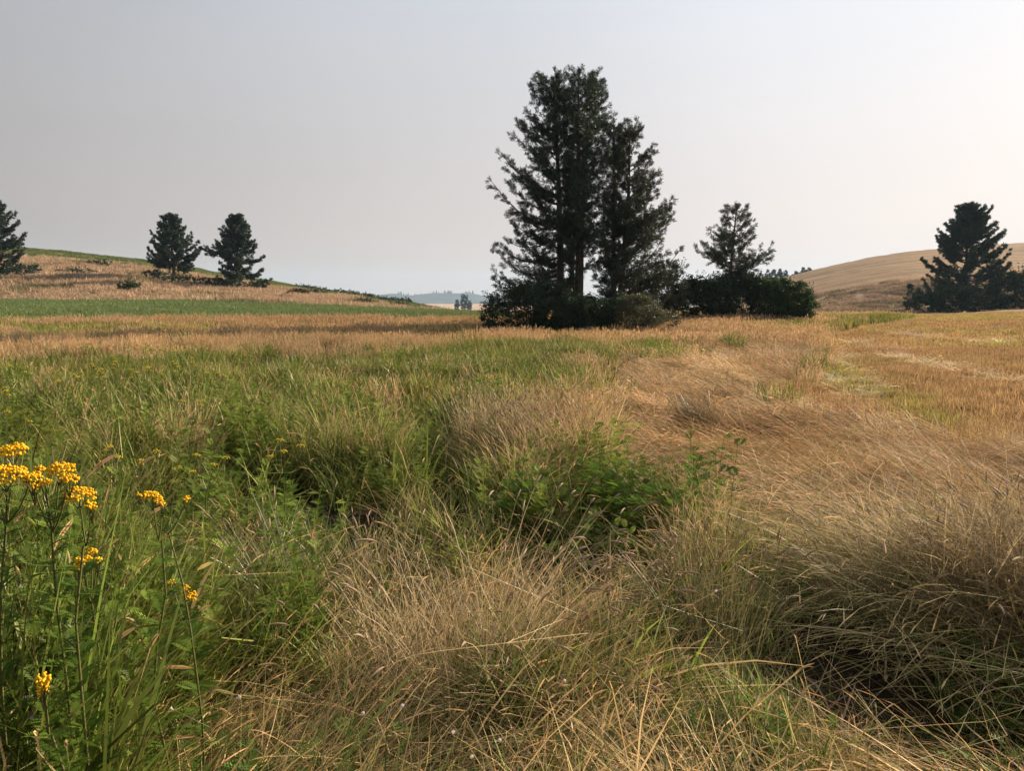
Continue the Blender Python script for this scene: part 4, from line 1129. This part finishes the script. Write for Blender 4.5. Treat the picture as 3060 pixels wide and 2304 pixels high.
def tansy_thicket():
    """leafy stems crowding round the near tansies"""
    n = 170
    y = 1.7 + 2.1 * R.uniform(0, 1, n) ** .7; px = R.uniform(-300, 1, n) + R.uniform(0, 1, n) * np.interp(y, [1.7, 2.3, 2.7, 3.8], [200, 330, 640, 900])
    x = y * (px - CX) / F
    c = mixt(GRN_D * 1.2, GRN * 1.15, R.uniform(size=n)) * (1 + R.normal(0, .15, (n, 1)))
    scatter("tansy_foliage", "crowded leafy stems round the near yellow flowers", "weeds", "forb_a", x[::2], y[::2], R.uniform(0, 6.28, len(x[::2])), scl3(n, .9, np.interp(px, [-260, 150, 640], [1.45, 1.3, .85]) * np.interp(y, [1.7, 2.6, 3.8], [1, .95, .85]))[::2], c[::2], jit(GRN_Y, n)[::2])
    q = slice(1, None, 2); m = len(x[q])
    scatter("tall_green_grass", "tall green blades between the near yellow flowers", "grass", "green_a", x[q], y[q], R.uniform(0, 6.28, m), scl3(m, 1.0, np.interp(px[q], [-260, 150, 640], [1.5, 1.3, .9])), jit(GRN, m), jit(STRAW * .8, m))
def leafy_patch():
    n = 90
    y = R.uniform(4.5, 6.0, n); px = R.uniform(1540, 2120, n) - (y - 5) * 40; x = y * (px - CX) / F
    k = fbm(x * 2.2, y * 2.2, 191, 2) > .5; x, y, px = x[k], y[k], px[k]; n = len(x)
    scatter("leafy_patch", "bushy bright green foliage filling the central patch of weeds", "weeds", "forb_a", x, y, R.uniform(0, 6.28, n), scl3(n, .95, R.uniform(.55, .95, n)), jit(mixt(GRN_D, GRN, R.uniform(size=n)), n, .2), jit(GRN_Y, n))
    n = 110
    y = R.uniform(2.6, 4.6, n); px = R.uniform(250, 2400, n); x = y * (px - CX) / F
    k = fbm(x * 1.8, y * 1.8, 201, 2) > .5; x, y = x[k], y[k]; n = len(x)
    scatter("green_tufts", "short green grass tufts pushing up through the foreground straw", "grass", "green_a", x, y, R.uniform(0, 6.28, n), scl3(n, .8, R.uniform(.5, .85, n)), jit(GRN, n, .2), jit(STRAW, n))
    n = 420
    y = R.uniform(2.5, 4.6, n); px = R.uniform(-300, 3400, n); x = y * (px - CX) / F
    k = R.uniform(size=n) > hollow(px, proj(x, y, terrain(x, y) + .15)[1])
    x, y, px = x[k], y[k], px[k]; n = len(x)
    scatter("leaf_litter", "broad bent dead leaves and blades strewn through the foreground", "litter", "litter_a", x, y, R.uniform(0, 6.28, n), scl3(n, 1.0, .8), jit(STRAW_P * .8, n, .3), jit(mixt(GRN, GRN_Y, R.uniform(size=n)), n, .25), .15)
def windrows():
    """pale straw left in lines on the mown ground"""
    X, Y, T = [], [], []
    for pts, wd, dn in ((((2505, 1045), (2515, 1090), (2540, 1140), (2550, 1175)), 16, 34), (((2560, 1010), (2640, 1030), (2720, 1060), (2860, 1090), (3060, 1135)), 9, 40), (((2300, 1170), (2330, 1215), (2365, 1250)), 12, 12),
                        (((2050, 1075), (2160, 1065), (2260, 1060)), 14, 16), (((2700, 990), (3060, 1010)), 5, 26)):
        for q in range(dn):
            f = R.uniform(0, len(pts) - 1.001); i = int(f); f -= i
            px = pts[i][0] + (pts[i + 1][0] - pts[i][0]) * f + R.normal(0, wd); py = pts[i][1] + (pts[i + 1][1] - pts[i][1]) * f + R.normal(0, wd * .35)
            yd = (CAMH + .45) * F / (py - 885)
            X.append(xx(px, py, yd)); Y.append(yd)
    X, Y = np.array(X), np.array(Y); n = len(X)
    scatter("straw_windrow", "pale loose straw lying in lines on the stubble", "straw", "lodged_b", X, Y, R.uniform(0, 6.28, n), scl3(n, .75, .6), jit(np.array([.66, .54, .36]), n), jit(np.array([.80, .66, .46]), n), .1)
plant_near()
plant_far()
windrows()
tansy_thicket()
leafy_patch()

# ------------------------------------------------------------------ tansy plants
def corymb(g, rg, c, nrm, rx, n, tone=.6):
    """flat-topped cluster of button flowers: domed discs"""
    nrm = nrm / np.linalg.norm(nrm)
    u = norm(np.cross(nrm, [0.3, 1, .1])); w = np.cross(nrm, u)
    k = 7; a = np.linspace(0, 2 * np.pi, k, endpoint=False)
    n = int(n * 2.0); rx = rx * .9
    for i in range(n):
        r = rx * math.sqrt((i + .5) / n); an = i * 2.39996 + rg.normal(0, .25)
        p = c + u * r * math.cos(an) + w * r * math.sin(an) * .85 + nrm * (rg.normal(0, .003) - .30 * r * r / rx)
        s = rg.uniform(.0026, .0042)
        ring0 = p + (u[None] * np.cos(a)[:, None] + w[None] * np.sin(a)[:, None]) * s * .6 - nrm * .003
        ring1 = p + (u[None] * np.cos(a)[:, None] + w[None] * np.sin(a)[:, None]) * s
        ring2 = p + (u[None] * np.cos(a)[:, None] + w[None] * np.sin(a)[:, None]) * s * .6 + nrm * .0022
        top = (p + nrm * .0019)[None]
        V = np.concatenate([ring0, ring1, ring2, top])
        j = np.arange(k); j2 = (j + 1) % k
        Q = np.concatenate([np.stack([j, j2, j2 + k, j + k], 1), np.stack([j + k, j2 + k, j2 + 2 * k, j + 2 * k], 1)])
        T = np.stack([j + 2 * k, j2 + 2 * k, np.full(k, 3 * k)], 1)
        g.add(V, Q, T, np.array([np.clip(tone + rg.normal(0, .2), 0, 1), .5, .5]))

def tansy(name, base, heads, label, seed, group, bend=None, leaves=14, fm=None):
    """heads: list of (x, y, z, radius, buttons, tilt vector) in metres from the base"""
    rg = np.random.default_rng(seed)
    root = empty(name, base, label, "tansy", group)
    s = Geo()
    cen = np.mean([h[:3] for h in heads], 0)
    crown = np.array([cen[0] * .8, cen[1] * .8, min(h[2] for h in heads) - .12])
    t = np.linspace(0, 1, 7)[:, None]
    main = crown * t + np.array([0, 0, 0]) + np.array([rg.normal(0, .06), rg.normal(0, .05), 0]) * np.sin(t * np.pi) + np.array([rg.normal(0, .015), 0, 0]) * np.sin(t * 9)
    tubes(s, main[None], np.linspace(.0042, .0028, 7)[None], 6, (.5, .5, .5))
    lf = Geo()
    for h in heads:
        e = np.array(h[:3]); q = np.linspace(0, 1, 5)[:, None]
        P = crown + (e - crown) * q - np.array([0, 0, 1.]) * np.sin(q * np.pi) * .02
        tubes(s, P[None], np.linspace(.0026, .0016, 5)[None], 5, (.5, .5, .5))
        for kk in (1, 2, 3):
            ph = rg.uniform(0, 6.283); fern_leaf(lf, rg, P[kk], np.array([math.cos(ph), math.sin(ph), .5]), np.array([0, 0, 1.]), rg.uniform(.04, .075), 8, rg.uniform(.2, .9), .32, .2)
        g = Geo(); corymb(g, rg, np.array([0, 0, 0.]), np.array(h[5], float), h[3], h[4])
        nst = 6
        for i in range(nst):
            an = i * 1.05 + rg.normal(0, .2); o = np.array([math.cos(an), math.sin(an), -.05]) * h[3] * .6
            tubes(s, np.stack([e - np.array([0, 0, .05]), e + o - np.array([0, 0, .006])])[None], np.array([[.0016, .001]]), 3, (.5, .5, .5))
        fc = mk("flower_cluster", g.mesh("flower_cluster", True), fm or M_TANSY_FLOWER, root, tuple(e))
        fc["kind"] = "stuff"
    leaves = int(leaves * 4)
    for k in range(leaves):
        f = .12 + .9 * k / leaves
        p = np.array([np.interp(f, t[:, 0], main[:, i]) for i in range(3)])
        ph = k * 2.4 + rg.normal(0, .3); el = rg.uniform(.15, .65)
        d = np.array([math.cos(ph) * math.cos(el), math.sin(ph) * math.cos(el), math.sin(el)])
        fern_leaf(lf, rg, p, d, np.array([0, 0, 1.]), rg.uniform(.065, .115) * (1.15 - .4 * f), 12, rg.uniform(.2, .9), .30, .2)
    mk("stem", s.mesh("stem", True), M_TANSY_STEM, root)
    mk("foliage", lf.mesh("foliage"), M_TANSY_LEAF, root)
    return root

def head_at(px, py, y, r, n, base, tilt=(0, -.25, 1)):
    return (xx(px, py, y) - base[0], y - base[1], zz(py, y) - base[2], r, n, tilt)

TNG = "tansies in the left foreground"
def near_tansy(px, y, hs, label, seed, leaves=16):
    b = pt(px, 1500, y)
    tansy("tansy_plant", b, [head_at(*h, b) if len(h) == 5 else head_at(*h[:5], b, h[5]) for h in hs], label, seed, TNG, leaves=leaves)
near_tansy(30, 1.75, [(35, 1335, 1.75, .040, 46), (-40, 1352, 1.72, .03, 24), (15, 1405, 1.66, .052, 70), (95, 1420, 1.70, .026, 20), (-90, 1420, 1.7, .04, 40)],
           "tallest tansy at the left edge with two stacked broad yellow heads", 501, 20)
near_tansy(150, 1.8, [(178, 1392, 1.80, .040, 46), (205, 1425, 1.74, .026, 22), (115, 1398, 1.85, .018, 10), (135, 1437, 1.8, .018, 10), (100, 1452, 1.78, .016, 8)],
           "tansy right of the left-edge one with a wide domed yellow head and small side heads", 502, 18)
near_tansy(225, 1.9, [(235, 1468, 1.85, .048, 44, (.12, -.25, 1)), (272, 1508, 1.8, .016, 9, (.4, -.3, 1))],
           "tansy bearing the long flat yellow head below the domed one", 503, 16)
near_tansy(455, 2.2, [(455, 1478, 2.2, .034, 30, (.35, -.3, 1)), (485, 1500, 2.2, .014, 6, (.5, -.3, 1))],
           "lone tansy head in the grass right of the main yellow group", 504, 12)
near_tansy(550, 2.4, [(555, 1488, 2.4, .016, 8), (415, 1478, 2.5, .010, 3)], "tiny tansy head farthest right of the near yellow flowers", 505, 8)
near_tansy(262, 2.05, [(240, 1640, 2.05, .019, 14), (275, 1645, 2.03, .016, 10), (250, 1668, 2.0, .026, 22), (290, 1672, 2.0, .015, 8), (230, 1690, 2.0, .017, 10)],
           "tansy with a loose cluster of small buttons below the big heads", 506, 16)
near_tansy(540, 2.6, [(565, 1775, 2.42, .032, 32, (.5, -.6, .6)), (550, 1755, 2.46, .018, 10, (.2, -.4, 1)), (515, 1738, 2.56, .017, 9, (0, -.3, 1))],
           "leaning tansy with a drooping yellow head over the fallen straw", 507, 12)
near_tansy(115, 1.75, [(132, 2035, 1.66, .022, 22, (.9, -.5, .3)), (128, 2065, 1.66, .016, 12, (.9, -.6, .1))], "low tansy at the lower left with a sideways yellow bloom", 508, 14)

# tansies farther out: copies of two plants
def far_tansy_proto(seed, nh):
    rg = np.random.default_rng(seed)
    hs = [(rg.normal(0, .09), rg.normal(0, .09), rg.uniform(.78, .98), rg.uniform(.018, .032), 10, (0, -.1, 1)) for _ in range(nh)]
    return hs
protos = []
spots = []
for px, py in ((40, 1078), (100, 1090), (205, 1112), (165, 1080), (270, 1066), (330, 1085), (300, 1100), (380, 1072), (420, 1085), (470, 1078), (520, 1060), (545, 1092), (575, 1048), (610, 1075), (640, 1100), (415, 1180 - 40), (30, 1162), (180, 1160), (0, 1225),
               (35, 1222), (560, 1183), (590, 1080), (350, 1085), (240, 1085), (450, 1095), (90, 1105), (820, 1300), (800, 1340), (310, 1345), (330, 1350), (455, 1340), (505, 1325), (590, 1345), (250, 1345)):
    yd = np.clip((CAMH - .88) * F / (py - 880), 3.2, 14)
    spots.append((px, py, yd))
GT = "small tansies scattered through the left of the meadow"
spots = spots[::2]
for i, (px, py, yd) in enumerate(spots):
    x = xx(px, py, yd); b = (x, yd, float(terrain(x, yd)))
    hz = zz(py, yd) - b[2]
    lab = "small yellow tansy among the weeds along the far edge of the green patch" if py < 1200 else "small yellow tansy half hidden in the green grass behind the near flowers"
    if i < 3:
        o = tansy("tansy_plant", b, far_tansy_proto(600 + i, 3 + i), lab, 600 + i, GT, leaves=8, fm=M_TANSY_FAR)
        protos.append(o)
    else:
        o = copy_tree(protos[i % 3], b, R.uniform(0, 6.28), 1.0, lab)
    sc = float(np.clip(hz / .95, .65, 1.25)); o.scale = (sc, sc, sc)

# ------------------------------------------------------------------ single plants and tussocks one can point at
def tussock(px, y, label, seed, n, h, lean, curve, w, mat, head_mat, heads=.5, rad_=.16, az=None, azs=.8, head=.09, hw=.0052, name="grass_tussock"):
    rg = np.random.default_rng(seed)
    b = pt(px, 1700, y)
    root = empty(name, b, label, "grass tussock")
    g = Geo()
    P, side, t = blade_paths(rg, n, rad_, h, lean, curve, 8, az, azs)
    Wd = w * rg.uniform(.6, 1.4, n)[:, None] * np.interp(t, [0, .3, .8, 1], [.9, 1, .7, .25])[None]
    ribbons(g, P, side, Wd, np.stack([rg.uniform(0, 1, n), np.full(n, .5), np.full(n, .5)], 1))
    mk("stalks", g.mesh("stalks"), mat, root)["kind"] = "stuff"
    ns = int(n * heads)
    if ns:
        s = Geo(); e = P[:ns, -1]; d = norm(P[:ns, -1] - P[:ns, -2])
        q = np.linspace(0, 1, 5); hl = head * rg.uniform(.6, 1.3, ns)
        HP = e[:, None] + d[:, None] * (q[None, :, None] - .1) * hl[:, None, None]
        HP[..., 2] -= (q ** 2)[None] * hl[:, None] * .3
        tubes(s, HP, np.array([.3, 1, 1, .75, .1])[None] * hw * rg.uniform(.6, 1.1, (ns, 1)), 5, (.6, .5, .5))
        mk("seed_heads", s.mesh("seed_heads", True), head_mat, root)["kind"] = "stuff"
    return root

tussock(1330, 3.15, "big central dry tussock of pale straw in the foreground", 701, 620, (.5, .9), (.22, .18), (.1, 1.0), .0019, M_STRAW, M_SEED, .12, .30)
tussock(1440, 3.1, "spray of long arching stalks with drooping heads right of the central tussock", 702, 110, (.8, 1.2), (.42, .2), (.3, 1.2), .0022, M_STRAW, M_SEED, .8, .08, rad(10), .55)
tussock(1120, 4.0, "dry straw tussock behind and left of the central one", 703, 380, (.5, .85), (.25, .2), (.2, 1.0), .0018, M_STRAW, M_SEED, .2, .22)
tussock(2140, 3.6, "greenish tan stand of tall stalks beside the dark hollow", 704, 320, (.6, 1.0), (.12, .12), (.1, .7), .0017, M_STRAW_GREEN, M_SEED, .3, .22)
tussock(2600, 3.9, "green-brown tuft fanning out over the dark hollow at the lower right", 705, 320, (.45, .75), (.35, .25), (.1, .9), .002, M_STRAW_GREEN, M_SEED, .12, .25, rad(140), 1.2)
tussock(2870, 4.1, "tall brownish stand leaning left above the dark hollow near the right edge", 706, 700, (.45, .82), (.45, .3), (.2, 1.1), .0021, M_STRAW, M_SEED, .12, .45, rad(145), 1.7)
tussock(3110, 3.8, "tall dense stand cut off by the lower right edge of the picture", 711, 1000, (.5, .85), (.35, .25), (.2, .8), .0024, M_STRAW_BROWN, M_SEED, .12, .5, rad(145), 1.7)
tussock(2085, 11.2, "dark brown bent tuft standing on the flattened grass", 707, 520, (.5, .85), (.3, .2), (.3, 1.3), .004, M_STRAW_BROWN, M_SEED, .1, .3, rad(175), .6)
tussock(1500, 8.0, "pale upright tan stand behind the leafy green patch", 708, 420, (.7, 1.1), (.12, .1), (.1, .6), .003, M_STRAW, M_SEED, .5, .5, hw=.007)
tussock(1680, 7.4, "slanting tan stand leaning left above the leafy green patch", 709, 420, (.7, 1.1), (.3, .15), (.2, .7), .003, M_STRAW, M_SEED, .5, .6, rad(165), .5, hw=.007)
tussock(880, 3.6, "tuft of tan stalks leaning left out of the dark green grass", 710, 140, (.6, .95), (.5, .2), (.2, .8), .0018, M_STRAW_GREEN, M_SEED, .4, .15, rad(150), .5)

def leafy_weed(px, y, h, label, seed, stems=7, rad_=.14, leaf=.16, per=12):
    b = pt(px, 1450, y)
    root = empty("leafy_weed", b, label, "weed", "leafy green weeds in the centre")
    rg = np.random.default_rng(seed)
    g, s = Geo(), Geo()
    for i in range(stems):
        H = h * rg.uniform(.75, 1.1); a = rg.uniform(0, 6.283); r = rad_ * math.sqrt(rg.uniform())
        q0 = np.array([r * math.cos(a), r * math.sin(a), -.02]); e = q0 + np.array([rg.normal(0, .1) * H, rg.normal(0, .1) * H, H])
        tubes(s, np.stack([q0, (q0 + e) / 2 + rg.normal(0, .01, 3), e])[None], np.array([[.004, .003, .0015]]), 4)
        for k in range(per):
            f = .25 + .75 * (k + rg.uniform(0, .5)) / per; ph = a + k * 2.4
            el = rg.uniform(.05, .6) + .6 * max(0, f - .75)
            d = np.array([math.cos(ph) * math.cos(el), math.sin(ph) * math.cos(el), math.sin(el)])
            fern_leaf(g, rg, q0 + (e - q0) * min(f, 1), d, np.array([0, 0, 1.]), leaf * rg.uniform(.7, 1.2) * (1.2 - .5 * f), 6, rg.uniform(.1, .95), .42, .2)
    mk("stem", s.mesh("stem"), M_TANSY_STEM, root)
    mk("foliage", g.mesh("foliage"), M_WEED, root)
leafy_weed(2118, 5.6, .78, "bright green leafy weed standing at the edge of the flattened grass", 801, 9, .16, .17)
leafy_weed(1560, 4.9, .62, "leftmost leafy weed of the green patch in the centre", 802)
leafy_weed(1690, 4.7, .55, "leafy weed low in the middle of the central green patch", 803)
leafy_weed(1790, 5.0, .66, "leafy weed behind the middle of the central green patch", 804, 9)
leafy_weed(1900, 4.7, .60, "leafy weed right of the middle of the central green patch", 805, 9)
leafy_weed(2010, 4.8, .58, "rightmost leafy weed of the central green patch", 806)
leafy_weed(1465, 12.5, .85, "dark green leafy clump rising behind the tan grass in mid meadow", 807, 14, .4, .24)
leafy_weed(500, 8.0, .80, "tall leafy weed in the middle of the left green patch", 808, 12, .3, .2)

# bindweed flowers in the thatch
def bindweed():
    g = Geo(); k = 10; a = np.linspace(0, 2 * np.pi, k, endpoint=False)
    rings = []
    for r_, z_ in ((.0010, -.009), (.0020, -.005), (.0045, -.0005), (.0062, .001)):
        rings.append(np.stack([np.cos(a) * r_, np.sin(a) * r_, np.full(k, z_)], 1))
    V = np.concatenate(rings); j = np.arange(k); j2 = (j + 1) % k
    Q = np.concatenate([np.stack([j + i * k, j2 + i * k, j2 + (i + 1) * k, j + (i + 1) * k], 1) for i in range(3)])
    g.add(V, Q, None, np.array([.6, .5, .5]))
    pm = g.mesh("petal", True)
    s = Geo(); tubes(s, np.array([[[0, 0, -.012], [.004, .0, -.06], [.0, .01, -.13]]]), np.array([[.0012, .001, .001]]), 4)
    sm = s.mesh("stem")
    for i, (px, py, y, lab) in enumerate((
        (95, 2145, 1.75, "largest white bindweed flower, at the lower left"), (510, 2118, 2.0, "small white bindweed flower in the left thatch"), (715, 2085, 2.1, "pale bindweed flower left of the central tussock"),
        (1085, 2133, 2.2, "pale bindweed flower below the central tussock on its left"), (1202, 2110, 2.2, "small white bindweed flower before the central tussock"), (1355, 2188, 2.15, "white bindweed flower in the bottom centre"),
        (1493, 2213, 2.15, "pinkish bindweed flower at the bottom right of the centre"), (1410, 2262, 2.1, "lowest bindweed flower in the bottom centre"), (195, 1770, 1.9, "pink bindweed flower among the tansy leaves"),
        (2140, 1766, 3.0, "white bindweed flower on the greenish stalks at the right"), (1687, 2035, 2.5, "bindweed flower in the thatch right of the central tussock"))):
        x, z = xx(px, py, y), zz(py, y)
        root = empty("bindweed_flower", (x, y, z), lab, "flower", "bindweed flowers in the thatch")
        root.rotation_euler = (rad(45) + R.normal(0, .3), R.normal(0, .3), 0)
        mk("petal", pm, M_PETAL, root); mk("stem", sm, M_TANSY_STEM, root)
bindweed()

# ------------------------------------------------------------------ smoke haze
def haze():
    x0, x1, y0, y1, z0, z1 = -4200, 4200, -3700, 4200, -60, 135
    V = np.array([[x, y, z] for z in (z0, z1) for x, y in ((x0, y0), (x1, y0), (x1, y1), (x0, y1))], float)
    Q = np.array([[0, 3, 2, 1], [4, 5, 6, 7], [0, 1, 5, 4], [1, 2, 6, 5], [2, 3, 7, 6], [3, 0, 4, 7]])
    m, nt, out = new_mat("smoke_haze")
    v = nd(nt, "ShaderNodeVolumePrincipled")
    v.inputs["Color"].default_value = (.48, .72, 1.0, 1)
    v.inputs["Density"].default_value = .00010
    v.inputs["Anisotropy"].default_value = .15
    nt.links.new(v.outputs[0], out.inputs["Volume"])
    o = mk("haze", mesh_np("haze", V, Q), m)
    tag(o, "thin smoky haze filling the valley air", "haze", None, "stuff")
haze()
